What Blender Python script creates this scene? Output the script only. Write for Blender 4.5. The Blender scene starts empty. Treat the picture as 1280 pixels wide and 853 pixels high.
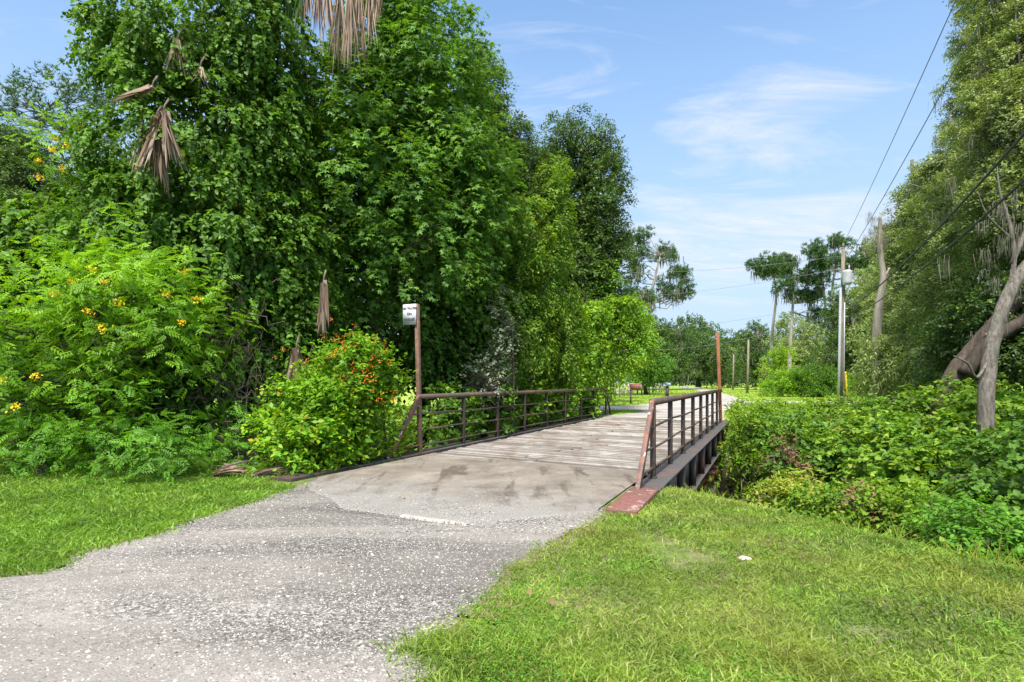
import bpy, math, random
import numpy as np
from mathutils import Vector, Matrix

RS = np.random.RandomState(7)
random.seed(7)
PI = math.pi
SC = bpy.context.scene
COL = SC.collection
F = 711.0          # focal length in photo pixels
HY = 478.0         # horizon row
EYE = 1.37
FULL = 1.0

# ------------------------------------------------------------------ frames
A_BR = math.atan((961.8 - 640) / F)
D = np.array([math.sin(A_BR), math.cos(A_BR), 0.0])
N = np.array([math.cos(A_BR), -math.sin(A_BR), 0.0])

def W(x, y, Z):
    return np.array([(x - 640) / F * Z, Z, EYE - (y - HY) / F * Z])

def G(x, y, z=0.0):
    Z = F * (EYE - z) / (y - HY)
    return np.array([(x - 640) / F * Z, Z, z])

def B(s, p, z=0.0):
    q = D * s + N * p
    return np.array([q[0], q[1], z])

# ------------------------------------------------------------------ tagging
def tag(o, label=None, cat=None, group=None, kind=None):
    if label: o['label'] = label
    if cat: o['category'] = cat
    if group: o['group'] = group
    if kind: o['kind'] = kind
    return o

def empty(name, loc=(0, 0, 0), rz=0.0):
    o = bpy.data.objects.new(name, None)
    o.empty_display_size = 0.3
    COL.objects.link(o)
    o.location = tuple(loc)
    o.rotation_euler = (0, 0, rz)
    return o

def parent_keep(o, root):
    """child keeps its world-space mesh while hanging under root (translation only)"""
    o.parent = root
    o.matrix_parent_inverse = Matrix.Translation(-root.location) if tuple(root.rotation_euler) == (0, 0, 0) else root.matrix_world.inverted()

# ------------------------------------------------------------------ mesh building
def mesh_np(name, verts, nper, idx, rnd=None, mat=None, smooth=False):
    """verts (n,3); nper = corners of each polygon (array); idx = flat vertex indices"""
    me = bpy.data.meshes.new(name)
    verts = np.asarray(verts, np.float32)
    idx = np.asarray(idx, np.int32)
    nper = np.asarray(nper, np.int32)
    me.vertices.add(len(verts))
    me.vertices.foreach_set('co', verts.ravel())
    me.loops.add(len(idx))
    me.loops.foreach_set('vertex_index', idx)
    me.polygons.add(len(nper))
    ls = np.zeros(len(nper), np.int32)
    ls[1:] = np.cumsum(nper)[:-1]
    me.polygons.foreach_set('loop_start', ls)
    if smooth:
        me.polygons.foreach_set('use_smooth', np.ones(len(nper), bool))
    if rnd is not None:
        a = me.attributes.new('rnd', 'FLOAT', 'POINT')
        a.data.foreach_set('value', np.asarray(rnd, np.float32))
    me.update(calc_edges=True)
    if mat: me.materials.append(mat)
    return me

def link(name, me, parent=None):
    o = bpy.data.objects.new(name, me)
    COL.objects.link(o)
    if parent is not None:
        parent_keep(o, parent)
    return o

class MB:
    def __init__(self):
        self.v, self.f, self.r = [], [], []
    def add(self, vs, fs, r=0.5):
        b = len(self.v)
        self.v.extend([tuple(map(float, q)) for q in vs])
        self.f.extend([[b + i for i in q] for q in fs])
        self.r.extend([r] * len(vs))
    def box8(self, c8, r=0.5):
        self.add(c8, [(0, 3, 2, 1), (4, 5, 6, 7), (0, 1, 5, 4), (1, 2, 6, 5), (2, 3, 7, 6), (3, 0, 4, 7)], r)
    def box(self, c, sx, sy, sz, rz=0, r=0.5):
        ca, sa = math.cos(rz), math.sin(rz)
        q = []
        for z in (-sz / 2, sz / 2):
            for x, y in ((-sx / 2, -sy / 2), (sx / 2, -sy / 2), (sx / 2, sy / 2), (-sx / 2, sy / 2)):
                q.append((c[0] + x * ca - y * sa, c[1] + x * sa + y * ca, c[2] + z))
        self.box8(q, r)
    def bar(self, a, b, w, h, up=(0, 0, 1), r=0.5):
        """rectangular bar from a to b; w sideways, h along up"""
        a, b, up = Vector(a), Vector(b), Vector(up)
        d = (b - a).normalized()
        s = d.cross(up)
        if s.length < 1e-5: s = d.cross(Vector((0, 1, 0)))
        s.normalize(); u = s.cross(d).normalized()
        q = []
        for p in (a, b):
            q += [p - s * w / 2 - u * h / 2, p + s * w / 2 - u * h / 2, p + s * w / 2 + u * h / 2, p - s * w / 2 + u * h / 2]
        self.box8(q, r)
    def bbox(self, s0, s1, p0, p1, z0, z1, r=0.5):
        q = [B(s0, p0, z0), B(s0, p1, z0), B(s1, p1, z0), B(s1, p0, z0), B(s0, p0, z1), B(s0, p1, z1), B(s1, p1, z1), B(s1, p0, z1)]
        self.box8(q, r)
    def tube(self, pts, radii, n=8, r=0.5, rough=0.0, cap=True):
        pts = [Vector(p) for p in pts]
        if not hasattr(radii, '__len__'): radii = [radii] * len(pts)
        vs = []; prev = None
        for i, p in enumerate(pts):
            d = (pts[min(i + 1, len(pts) - 1)] - pts[max(i - 1, 0)]).normalized()
            if prev is None:
                s = d.cross(Vector((0.13, 1, 0.07)))
                if s.length < 0.05: s = d.cross(Vector((1, 0, 0)))
            else:
                s = prev - d * prev.dot(d)
            s.normalize(); prev = s
            u = d.cross(s)
            for k in range(n):
                a = 2 * PI * k / n
                rr = radii[i] * (1 + (random.uniform(-rough, rough) if rough else 0))
                vs.append(p + (s * math.cos(a) + u * math.sin(a)) * rr)
        fs = []
        for i in range(len(pts) - 1):
            for k in range(n):
                k2 = (k + 1) % n
                fs.append((i * n + k, i * n + k2, (i + 1) * n + k2, (i + 1) * n + k))
        if cap:
            fs.append(tuple(range(n - 1, -1, -1)))
            fs.append(tuple(range((len(pts) - 1) * n, len(pts) * n)))
        self.add(vs, fs, r)
    def build(self, name, mat, parent=None, smooth=False, bevel=0.0):
        idx = [i for q in self.f for i in q]
        me = mesh_np(name, self.v, [len(q) for q in self.f], idx, self.r, mat, smooth)
        o = link(name, me, parent)
        if bevel:
            m = o.modifiers.new('bevel', 'BEVEL'); m.width = bevel; m.segments = 2; m.limit_method = 'ANGLE'
        return o

# ------------------------------------------------------------------ leaf templates (x side, y along, z normal)
def T(vs, fs):
    return np.array(vs, np.float32), fs
LEAF = {}
LEAF['oval'] = T([(0, 0, 0), (.27, .45, .07), (0, 1, -.08), (-.27, .45, .07)], [(0, 1, 2, 3)])
LEAF['lance'] = T([(0, 0, 0), (.13, .4, .04), (0, 1, -.2), (-.13, .4, .04)], [(0, 1, 2, 3)])
LEAF['heart'] = T([(0, 0, 0), (.36, -.1, .08), (.48, .3, .09), (.25, .7, .03), (0, 1, -.12), (-.25, .7, .03), (-.48, .3, .09), (-.36, -.1, .08)],
                  [(0, 1, 2, 3, 4), (0, 4, 5, 6, 7)])
def _star():
    vs, fs = [], []
    for a, l in ((90, .68), (32, .6), (148, .6), (-28, .42), (208, .42)):
        a = math.radians(a); c, s = math.cos(a), math.sin(a); w = .13; b = len(vs)
        vs += [(0 - c * .04, .36 - s * .04, .02), (c * l * .42 - s * w, .36 + s * l * .42 + c * w, .03), (c * l, .36 + s * l, -.12), (c * l * .42 + s * w, .36 + s * l * .42 - c * w, .03)]
        fs.append((b, b + 3, b + 2, b + 1))
    vs += [(-.015, 0, 0), (.015, 0, 0), (.01, .36, 0)]; fs.append((len(vs) - 3, len(vs) - 2, len(vs) - 1))
    return T(vs, fs)
LEAF['star'] = _star()
def _pinnate(n=4, L=.36, w=.07):
    vs, fs = [], []
    for i in range(n + 1):
        y = .15 + .7 * i / n; z = -.25 * y * y
        for s in ((-1, 1) if i < n else (0,)):
            ang = s * 1.0; dx, dy = math.sin(ang), math.cos(ang)
            l = L * (1 - .25 * abs(y - .5)); b = len(vs)
            px, py = -dy, dx
            vs += [(0, y, z), (dx * l * .4 - px * w, y + dy * l * .4 - py * w, z + .02), (dx * l, y + dy * l, z - .1), (dx * l * .4 + px * w, y + dy * l * .4 + py * w, z + .02)]
            fs.append((b, b + 1, b + 2, b + 3))
    return T(vs, fs)
LEAF['pinnate'] = _pinnate()
def _needles():
    rs = np.random.RandomState(3); vs, fs = [], []
    for i in range(9):
        d = rs.normal(size=3); d[1] = abs(d[1]) + .3; d /= np.linalg.norm(d)
        s = np.cross(d, rs.normal(size=3)); s /= np.linalg.norm(s); b = len(vs)
        vs += [tuple(-s * .07 + d * .05), tuple(s * .07 + d * .05), tuple(d)]; fs.append((b, b + 1, b + 2))
    return T(vs, fs)
LEAF['needles'] = _needles()
def _clump():
    rs = np.random.RandomState(5); vs, fs = [], []
    for i in range(4):
        d = rs.normal(size=3); d[2] *= .6; d[1] += .5; d /= np.linalg.norm(d)
        s = np.cross(d, rs.normal(size=3)); s /= np.linalg.norm(s); b = len(vs); o = rs.normal(size=3) * .3
        vs += [tuple(o), tuple(o + d * .3 + s * .17), tuple(o + d * .65), tuple(o + d * .3 - s * .17)]; fs.append((b, b + 1, b + 2, b + 3))
    return T(vs, fs)
LEAF['clump'] = _clump()

def nrm(a):
    return a / (np.linalg.norm(a, axis=1, keepdims=True) + 1e-9)

def rnd_dirs(n):
    return nrm(RS.normal(size=(n, 3)))

def leaves_mesh(name, P, Y, Nn, S, kind, mat, rnd=None):
    tv, tf = LEAF[kind]
    Y = nrm(Y); X = nrm(np.cross(Y, Nn)); Z = np.cross(X, Y)
    n, k = len(P), len(tv)
    S = S[:, None, None]
    V = P[:, None, :] + S * (tv[None, :, 0:1] * X[:, None] + tv[None, :, 1:2] * Y[:, None] + tv[None, :, 2:3] * Z[:, None])
    fl = np.array([i for q in tf for i in q], np.int32)
    idx = (np.arange(n, dtype=np.int32)[:, None] * k + fl[None]).ravel()
    nper = np.tile(np.array([len(q) for q in tf], np.int32), n)
    if rnd is None: rnd = RS.rand(n)
    return mesh_np(name, V.reshape(-1, 3), nper, idx, np.repeat(rnd, k), mat)

def blades_mesh(name, P, Dr, L, Wd, mat, rnd=None, droop=0.25, seg=2, side=None):
    """thin tapering strips: P base, Dr direction, L length, Wd width"""
    n = len(P); Dr = nrm(Dr)
    if side is None:
        side = nrm(np.cross(Dr, RS.normal(size=(n, 3))))
    L = L[:, None]; Wd = Wd[:, None]
    h = Dr.copy(); h[:, 2] = 0
    rows = []
    for i in range(seg + 1):
        t = i / seg
        c = P + Dr * L * t + h * L * droop * t * t - np.array([0, 0, 1.0]) * L * droop * .6 * t * t
        if i < seg:
            w = Wd * (1 - .55 * t) * .5
            rows += [c - side * w, c + side * w]
        else:
            rows.append(c)
    V = np.stack(rows, 1); k = V.shape[1]
    fl = []; npf = []
    for i in range(seg - 1):
        fl += [2 * i, 2 * i + 1, 2 * i + 3, 2 * i + 2]; npf.append(4)
    fl += [2 * seg - 2, 2 * seg - 1, 2 * seg]; npf.append(3)
    idx = (np.arange(n, dtype=np.int32)[:, None] * k + np.array(fl, np.int32)[None]).ravel()
    if rnd is None: rnd = RS.rand(n)
    return mesh_np(name, V.reshape(-1, 3), np.tile(np.array(npf, np.int32), n), idx, np.repeat(rnd, k), mat)

# ------------------------------------------------------------------ materials
def newmat(name):
    m = bpy.data.materials.new(name); m.use_nodes = True
    nt = m.node_tree; nt.nodes.clear()
    out = nt.nodes.new('ShaderNodeOutputMaterial')
    return m, nt, out

def nd(nt, typ, **kw):
    n = nt.nodes.new(typ)
    for k, v in kw.items():
        if k in n.inputs: n.inputs[k].default_value = v
        else: setattr(n, k, v)
    return n

def ramp(nt, fac, stops, interp='LINEAR'):
    r = nt.nodes.new('ShaderNodeValToRGB'); cr = r.color_ramp; cr.interpolation = interp
    while len(cr.elements) < len(stops): cr.elements.new(0.5)
    for e, (p, c) in zip(cr.elements, stops):
        e.position = p
        e.color = (c[0], c[1], c[2], 1) if hasattr(c, '__len__') else (c, c, c, 1)
    if fac is not None: nt.links.new(fac, r.inputs[0])
    return r.outputs[0]

def mixc(nt, f, a, b, mode='MIX'):
    m = nt.nodes.new('ShaderNodeMix'); m.data_type = 'RGBA'; m.blend_type = mode
    for sock, val in ((m.inputs[0], f), (m.inputs[6], a), (m.inputs[7], b)):
        if isinstance(val, (int, float)): sock.default_value = val
        elif isinstance(val, tuple): sock.default_value = (val[0], val[1], val[2], 1)
        else: nt.links.new(val, sock)
    return m.outputs[2]

def coords(nt, rotz=0.0, scale=(1, 1, 1)):
    g = nt.nodes.new('ShaderNodeNewGeometry')
    m = nt.nodes.new('ShaderNodeMapping'); m.inputs['Rotation'].default_value = (0, 0, rotz); m.inputs['Scale'].default_value = scale
    nt.links.new(g.outputs['Position'], m.inputs['Vector'])
    return m.outputs[0]

def noise(nt, vec, scale, detail=4, rough=.55, dist=0.0):
    n = nd(nt, 'ShaderNodeTexNoise', Scale=scale, Detail=detail, Roughness=rough, Distortion=dist)
    if vec is not None: nt.links.new(vec, n.inputs['Vector'])
    return n.outputs['Fac']

def principled(nt, out, color, rough=.7, spec=.3, metal=0, bump=None, bumpd=.01, bumps=.5):
    p = nt.nodes.new('ShaderNodeBsdfPrincipled')
    if isinstance(color, tuple): p.inputs['Base Color'].default_value = (*color, 1)
    else: nt.links.new(color, p.inputs['Base Color'])
    if isinstance(rough, (int, float)): p.inputs['Roughness'].default_value = rough
    else: nt.links.new(rough, p.inputs['Roughness'])
    p.inputs['Specular IOR Level'].default_value = spec
    p.inputs['Metallic'].default_value = metal
    if bump is not None:
        b = nd(nt, 'ShaderNodeBump', Strength=bumps, Distance=bumpd)
        nt.links.new(bump, b.inputs['Height']); nt.links.new(b.outputs[0], p.inputs['Normal'])
    nt.links.new(p.outputs[0], out.inputs[0])
    return p

def leafmat(name, cols, trans=.38, rough=.5, spec=.28, patch=None, patchscale=.6, gain=(2.0, 1.45, 1.25)):
    """cols: list of base colours spread over the leaves at random; patch: a second tint in clumps"""
    m, nt, out = newmat(name)
    g_ = lambda q: tuple(min(.8, a_ * b_) for a_, b_ in zip(q, gain))
    cols = [g_(q) for q in cols]; patch = g_(patch) if patch else None
    a = nd(nt, 'ShaderNodeAttribute', attribute_name='rnd')
    st = [(i / max(1, len(cols) - 1), c) for i, c in enumerate(cols)]
    c = ramp(nt, a.outputs['Fac'], st)
    v = coords(nt)
    n1 = noise(nt, v, patchscale, 3)
    if patch:
        c = mixc(nt, ramp(nt, n1, [(.45, 0), (.65, 1)]), c, patch)
    c = mixc(nt, 1.0, c, ramp(nt, noise(nt, v, 2.1, 2), [(.3, .72), (.7, 1.28)]), 'MULTIPLY')
    p = nt.nodes.new('ShaderNodeBsdfPrincipled')
    nt.links.new(c, p.inputs['Base Color'])
    p.inputs['Roughness'].default_value = rough; p.inputs['Specular IOR Level'].default_value = spec
    t = nt.nodes.new('ShaderNodeBsdfTranslucent')
    ct = mixc(nt, 1.0, c, (1.35, 1.25, .45), 'MULTIPLY')
    nt.links.new(ct, t.inputs[0])
    mx = nd(nt, 'ShaderNodeMixShader'); mx.inputs[0].default_value = trans
    nt.links.new(p.outputs[0], mx.inputs[1]); nt.links.new(t.outputs[0], mx.inputs[2])
    nt.links.new(mx.outputs[0], out.inputs[0])
    return m

def barkmat(name, c1, c2, c3=None, vs=6):
    m, nt, out = newmat(name)
    v = coords(nt, scale=(1, 1, .25))
    n1 = noise(nt, v, vs, 6, .65)
    c = ramp(nt, n1, [(.3, c1), (.7, c2)])
    if c3:
        c = mixc(nt, ramp(nt, noise(nt, coords(nt), 1.7, 3), [(.5, 0), (.62, .8)]), c, c3)
    principled(nt, out, c, .9, .15, bump=n1, bumpd=.05, bumps=.8)
    return m

LM = {}
LM['vine']   = leafmat('vine_leaves', [(.022, .07, .012), (.04, .12, .015), (.055, .17, .018), (.11, .26, .028)], patch=(.05, .15, .02), spec=.3, rough=.5)
LM['vineb']  = leafmat('bright_vine_leaves', [(.04, .13, .012), (.08, .22, .018), (.13, .31, .02), (.22, .40, .03)], patch=(.075, .22, .02))
LM['gum']    = leafmat('sweetgum_leaves', [(.03, .11, .018), (.05, .16, .022), (.075, .21, .032), (.11, .28, .035)], patch=(.055, .17, .03), spec=.3, rough=.5)
LM['oak']    = leafmat('oak_leaves', [(.018, .055, .014), (.03, .085, .018), (.048, .125, .026), (.075, .165, .035)], patch=(.035, .085, .024), trans=.28)
LM['oakg']   = leafmat('mossy_oak_leaves', [(.05, .085, .035), (.09, .14, .05), (.13, .20, .06), (.22, .30, .08)], patch=(.10, .17, .05), trans=.28, gain=(2.15, 1.8, 1.9))
LM['elder']  = leafmat('elder_leaves', [(.045, .16, .012), (.075, .23, .014), (.11, .30, .018), (.17, .38, .024)], patch=(.09, .26, .016), trans=.4)
LM['fern']   = leafmat('fern_leaves', [(.035, .14, .014), (.055, .19, .018), (.085, .26, .022)], trans=.35)
LM['fire']   = leafmat('firebush_leaves', [(.045, .17, .012), (.075, .25, .014), (.12, .33, .02), (.20, .38, .025), (.25, .20, .03)], patch=(.09, .25, .02), trans=.35, gain=(1.6, 1.22, .9))
LM['yg']     = leafmat('yellow_green_leaves', [(.06, .16, .012), (.10, .24, .016), (.17, .33, .02), (.27, .42, .03)], patch=(.10, .25, .02), trans=.4)
LM['silver'] = leafmat('silver_leaves', [(.12, .20, .09), (.25, .32, .20), (.40, .44, .34), (.10, .20, .05)], trans=.2, gain=(.7, .72, .7))
LM['brush']  = leafmat('thicket_leaves', [(.03, .10, .014), (.055, .16, .018), (.09, .22, .024), (.16, .31, .035), (.18, .22, .05)], patch=(.10, .22, .022), gain=(1.6, 1.3, .95))
LM['weed']   = leafmat('weed_leaves', [(.06, .15, .02), (.10, .22, .025), (.16, .28, .04), (.22, .22, .08)], trans=.35)
LM['pine']   = leafmat('pine_needles', [(.02, .07, .02), (.035, .105, .026), (.06, .15, .035)], trans=.12)
LM['moss']   = leafmat('spanish_moss', [(.12, .115, .09), (.19, .185, .15), (.28, .27, .225)], trans=.25, rough=.9, spec=.05, gain=(1, 1, 1))
LM['dead']   = leafmat('dead_frond_fibre', [(.12, .08, .055), (.22, .155, .11), (.36, .27, .21), (.45, .36, .29)], trans=.1, rough=.8, spec=.1, gain=(1, 1, 1))
LM['deadl']  = leafmat('dead_leaves', [(.10, .05, .03), (.16, .09, .05), (.22, .15, .08)], trans=.1, rough=.8, spec=.1, gain=(1, 1, 1))
LM['yellow'] = leafmat('yellow_petals', [(.75, .42, .01), (.85, .55, .02), (.9, .62, .03)], trans=.25, gain=(1, 1, 1))
LM['orange'] = leafmat('orange_petals', [(.65, .10, .015), (.75, .18, .02), (.7, .30, .03)], trans=.2, gain=(1, 1, 1))
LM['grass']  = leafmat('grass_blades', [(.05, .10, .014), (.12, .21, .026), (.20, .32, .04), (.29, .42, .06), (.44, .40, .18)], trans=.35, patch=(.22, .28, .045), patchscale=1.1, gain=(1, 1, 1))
LM['grassf'] = leafmat('meadow_grass_blades', [(.14, .24, .02), (.20, .32, .03), (.28, .42, .05), (.36, .48, .08)], trans=.4, gain=(1, 1, 1))  # lime green grass of the meadow beyond the bridge
LM['grassl'] = leafmat('left_lawn_blades', [(.055, .125, .015), (.12, .24, .022), (.19, .34, .035), (.28, .43, .06)], trans=.38, patch=(.19, .32, .04), patchscale=.8, gain=(1, 1, 1))  # yellowish green grass of the left lawn strip

BARK = barkmat('grey_bark', (.06, .05, .042), (.25, .225, .19), (.15, .155, .12), vs=16)
BARKD = barkmat('dark_bark', (.035, .028, .022), (.12, .095, .075))
BARKP = barkmat('pine_bark', (.10, .075, .06), (.28, .22, .18), (.22, .20, .17))
BARKPALE = barkmat('pale_bark', (.20, .17, .14), (.42, .37, .32), (.28, .27, .22))
TWIG = barkmat('dry_twigs', (.07, .05, .04), (.20, .16, .13))

# ------------------------------------------------------------------ terrain
CREEK = [(-30, 30), (-16, 25), (-6, 20.5), (2.8, 15.4), (7.2, 11.3), (9.8, 6), (12, -6), (14, -30)]
def creek_dist(x, y):
    x = np.asarray(x, float); y = np.asarray(y, float)
    d = np.full(x.shape, 1e9)
    for (ax, ay), (bx, by) in zip(CREEK[:-1], CREEK[1:]):
        vx, vy = bx - ax, by - ay
        t = np.clip(((x - ax) * vx + (y - ay) * vy) / (vx * vx + vy * vy), 0, 1)
        d = np.minimum(d, np.hypot(x - ax - t * vx, y - ay - t * vy))
    return d
def sstep(a, b, x):
    t = np.clip((x - a) / (b - a), 0, 1); return t * t * (3 - 2 * t)
def vnoise(x, y, f, seed=0):
    """cheap smooth value noise"""
    rs = np.random.RandomState(seed); tab = rs.rand(256, 256)
    x = np.asarray(x) * f; y = np.asarray(y) * f
    xi = np.floor(x).astype(int); yi = np.floor(y).astype(int); fx = x - xi; fy = y - yi
    fx = fx * fx * (3 - 2 * fx); fy = fy * fy * (3 - 2 * fy)
    a = tab[xi % 256, yi % 256]; b = tab[(xi + 1) % 256, yi % 256]; c = tab[xi % 256, (yi + 1) % 256]; d = tab[(xi + 1) % 256, (yi + 1) % 256]
    return (a * (1 - fx) + b * fx) * (1 - fy) + (c * (1 - fx) + d * fx) * fy
def H(x, y):
    x = np.asarray(x, float); y = np.asarray(y, float)
    d = creek_dist(x, y)
    z = -2.3 * (1 - sstep(1.6, 6.6, d))
    return z

def pip(poly, x, y):
    x = np.asarray(x); y = np.asarray(y); ins = np.zeros(x.shape, bool)
    n = len(poly)
    for i in range(n):
        x0, y0 = poly[i][:2]; x1, y1 = poly[(i + 1) % n][:2]
        if y0 == y1: continue
        c = ((y0 > y) != (y1 > y)) & (x < (x1 - x0) * (y - y0) / (y1 - y0) + x0)
        ins ^= c
    return ins

def catmull(pts, n):
    P = [np.array(p, float) for p in pts]; P = [2 * P[0] - P[1]] + P + [2 * P[-1] - P[-2]]
    out = []
    for i in range(1, len(P) - 2):
        for k in range(n):
            t = k / n
            out.append(.5 * ((2 * P[i]) + (-P[i - 1] + P[i + 1]) * t + (2 * P[i - 1] - 5 * P[i] + 4 * P[i + 1] - P[i + 2]) * t * t + (-P[i - 1] + 3 * P[i] - 3 * P[i + 1] + P[i + 2]) * t ** 3))
    out.append(P[-2]); return out

# near gravel road edges (ground coordinates)
L_EDGE = [(-14, 1.2), (-7.2, 3.0)] + [tuple(G(x, y)[:2]) for x, y in ((0, 722), (100, 694), (200, 666), (300, 634), (345, 620))] + [tuple(B(6.5, -5.9)[:2]), tuple(B(7.6, -5.88)[:2])]
R_EDGE = [(-3.6, -1.5), (-1.6, .9)] + [tuple(G(x, y)[:2]) for x, y in ((520, 856), (560, 800), (607, 745), (650, 702), (705, 668), (745, 650))] + [tuple(B(6.5, -1.72)[:2]), tuple(B(7.6, -1.68)[:2])]
def edge_noise(c, amp, f, seed):
    rs = np.random.RandomState(seed); out = []
    c = np.array(c)[:, :2]
    d = np.gradient(c, axis=0); nn = np.stack([-d[:, 1], d[:, 0]], 1); nn /= np.linalg.norm(nn, axis=1, keepdims=True) + 1e-9
    s = np.cumsum(np.linalg.norm(d, axis=1))
    w = (vnoise(s, s * 0, f, seed) - .5) * 2 * amp + (vnoise(s, s * 0 + 7, f * 4, seed) - .5) * amp
    return c + nn * w[:, None]
LE = edge_noise(catmull(L_EDGE, 40), .05, 2.2, 1)
RE = edge_noise(catmull(R_EDGE, 40), .05, 2.5, 2)
def resample(c, n):
    s = np.concatenate([[0], np.cumsum(np.linalg.norm(np.diff(c, axis=0), axis=1))]); t = np.linspace(0, s[-1], n)
    return np.stack([np.interp(t, s, c[:, 0]), np.interp(t, s, c[:, 1])], 1)
NR = 420
LE = resample(LE, NR); RE = resample(RE, NR)
ROAD_POLY = [tuple(p) for p in LE] + [tuple(p) for p in RE[::-1]]
BRIDGE_POLY = [B(5.6, -6.25)[:2], B(5.6, -1.2)[:2], B(22, -1.2)[:2], B(24, -6.25)[:2]]

def fixz(p, dz):
    return (p[0], p[1], float(H(p[0], p[1])) + dz)

# ---- ground sheet
def build_ground():
    xs = np.concatenate([-np.geomspace(700, 40, 14), np.arange(-38, 38.1, .5), np.geomspace(40, 700, 14)])
    ys = np.concatenate([[-60, -40, -30, -20, -14], np.arange(-10, 46, .5), np.geomspace(47, 900, 26)])
    X, Y = np.meshgrid(xs, ys); Zz = H(X, Y) + (vnoise(X, Y, .9, 4) - .5) * .05 * sstep(6.4, 5.2, creek_dist(X, Y))
    nx, ny = len(xs), len(ys)
    V = np.stack([X, Y, Zz], -1).reshape(-1, 3)
    i = (np.arange(ny - 1)[:, None] * nx + np.arange(nx - 1)[None]).ravel()
    idx = np.stack([i, i + 1, i + nx + 1, i + nx], 1).ravel()
    m, nt, out = newmat('ground_turf')
    v = coords(nt)
    n1 = noise(nt, v, .35, 4); n2 = noise(nt, v, 9, 5, .7); n3 = noise(nt, v, 1.6, 3)
    turf = ramp(nt, n2, [(.25, (.035, .07, .015)), (.5, (.08, .16, .02)), (.8, (.14, .24, .035))])
    soil = ramp(nt, n2, [(.3, (.10, .075, .045)), (.7, (.26, .205, .14))])
    c = mixc(nt, ramp(nt, n3, [(.42, .25), (.62, .8)]), turf, soil)
    g = nt.nodes.new('ShaderNodeNewGeometry'); sp = nt.nodes.new('ShaderNodeSeparateXYZ'); nt.links.new(g.outputs['Position'], sp.inputs[0])
    far = nd(nt, 'ShaderNodeMapRange'); far.inputs['From Min'].default_value = 18; far.inputs['From Max'].default_value = 21
    nt.links.new(sp.outputs['Y'], far.inputs['Value'])
    fc = ramp(nt, noise(nt, v, .25, 4, .7), [(.3, (.20, .30, .04)), (.7, (.30, .40, .07))])
    c = mixc(nt, far.outputs[0], c, fc)
    mud = nd(nt, 'ShaderNodeMapRange'); mud.inputs['From Min'].default_value = -.9; mud.inputs['From Max'].default_value = -1.5
    nt.links.new(sp.outputs['Z'], mud.inputs['Value'])
    c = mixc(nt, mud.outputs[0], c, (.05, .04, .028))
    principled(nt, out, c, .95, .1, bump=n2, bumpd=.03)
    me = mesh_np('ground', V, np.full(len(i), 4), idx, None, m, True)
    tag(link('ground', me), 'grassy ground with a ditch running under the bridge', 'ground', kind='structure')
build_ground()

# ---- gravel
def gravel_mat(name, base=1.0, warm=0.0):
    m, nt, out = newmat(name)
    v = coords(nt)
    vr = coords(nt, rotz=-.62, scale=(.45, 1.5, 1))
    fine = nd(nt, 'ShaderNodeTexVoronoi', Scale=70.0); nt.links.new(v, fine.inputs['Vector'])
    fr = nt.nodes.new('ShaderNodeSeparateColor'); nt.links.new(fine.outputs['Color'], fr.inputs[0])
    med = nd(nt, 'ShaderNodeTexVoronoi', Scale=30.0); nt.links.new(v, med.inputs['Vector'])
    mr = nt.nodes.new('ShaderNodeSeparateColor'); nt.links.new(med.outputs['Color'], mr.inputs[0])
    grey = ramp(nt, fr.outputs[0], [(0, (.085, .08, .075)), (.45, (.165, .154, .142)), (.8, (.25, .234, .216)), (1, (.46, .44, .41))])
    dust = ramp(nt, noise(nt, v, 40, 4, .7), [(.3, (.235, .217, .198)), (.7, (.34, .315, .285))])
    patch = noise(nt, vr, .9, 5, .6, .4)
    c = mixc(nt, ramp(nt, patch, [(.42, 0), (.58, .9)]), grey, dust)
    c = mixc(nt, ramp(nt, mr.outputs[1], [(.93, 0), (.96, .4)]), c, (.42, .40, .37))
    c = mixc(nt, 1.0, c, ramp(nt, noise(nt, vr, .7, 4, .6), [(.32, .60 * base), (.68, 1.22 * base)]), 'MULTIPLY')
    bsum = nd(nt, 'ShaderNodeMath', operation='ADD'); nt.links.new(fine.outputs['Distance'], bsum.inputs[0]); nt.links.new(noise(nt, v, 18, 4), bsum.inputs[1])
    principled(nt, out, c, .92, .2, bump=bsum.outputs[0], bumpd=.006, bumps=.7)
    return m
GRAVEL = gravel_mat('gravel_surface', .78)
def build_road():
    K = 24
    t = np.linspace(0, 1, K)
    V = LE[:, None, :] * (1 - t)[None, :, None] + RE[:, None, :] * t[None, :, None]
    z = .004 + .05 * (1 - (2 * t - 1) ** 2)[None, :] * np.ones((NR, 1)) + (vnoise(V[..., 0], V[..., 1], 1.1, 9) - .5) * .035 * (1 - (2 * t - 1) ** 6)
    z = np.maximum(z, .004)
    mid_ = (LE + RE) / 2
    end = sstep(3.4, 4.6, mid_ @ D[:2])[:, None]
    z = z * (1 - end) + .006 * end
    V3 = np.concatenate([V, z[..., None]], -1).reshape(-1, 3)
    i = (np.arange(NR - 1)[:, None] * K + np.arange(K - 1)[None]).ravel()
    idx = np.stack([i, i + 1, i + K + 1, i + K], 1).ravel()
    me = mesh_np('gravel_road', V3, np.full(len(i), 4), idx, None, GRAVEL, True)
    tag(link('gravel_road', me), 'crushed shell and gravel road in the foreground leading onto the bridge', 'road', kind='structure')
build_road()

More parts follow.
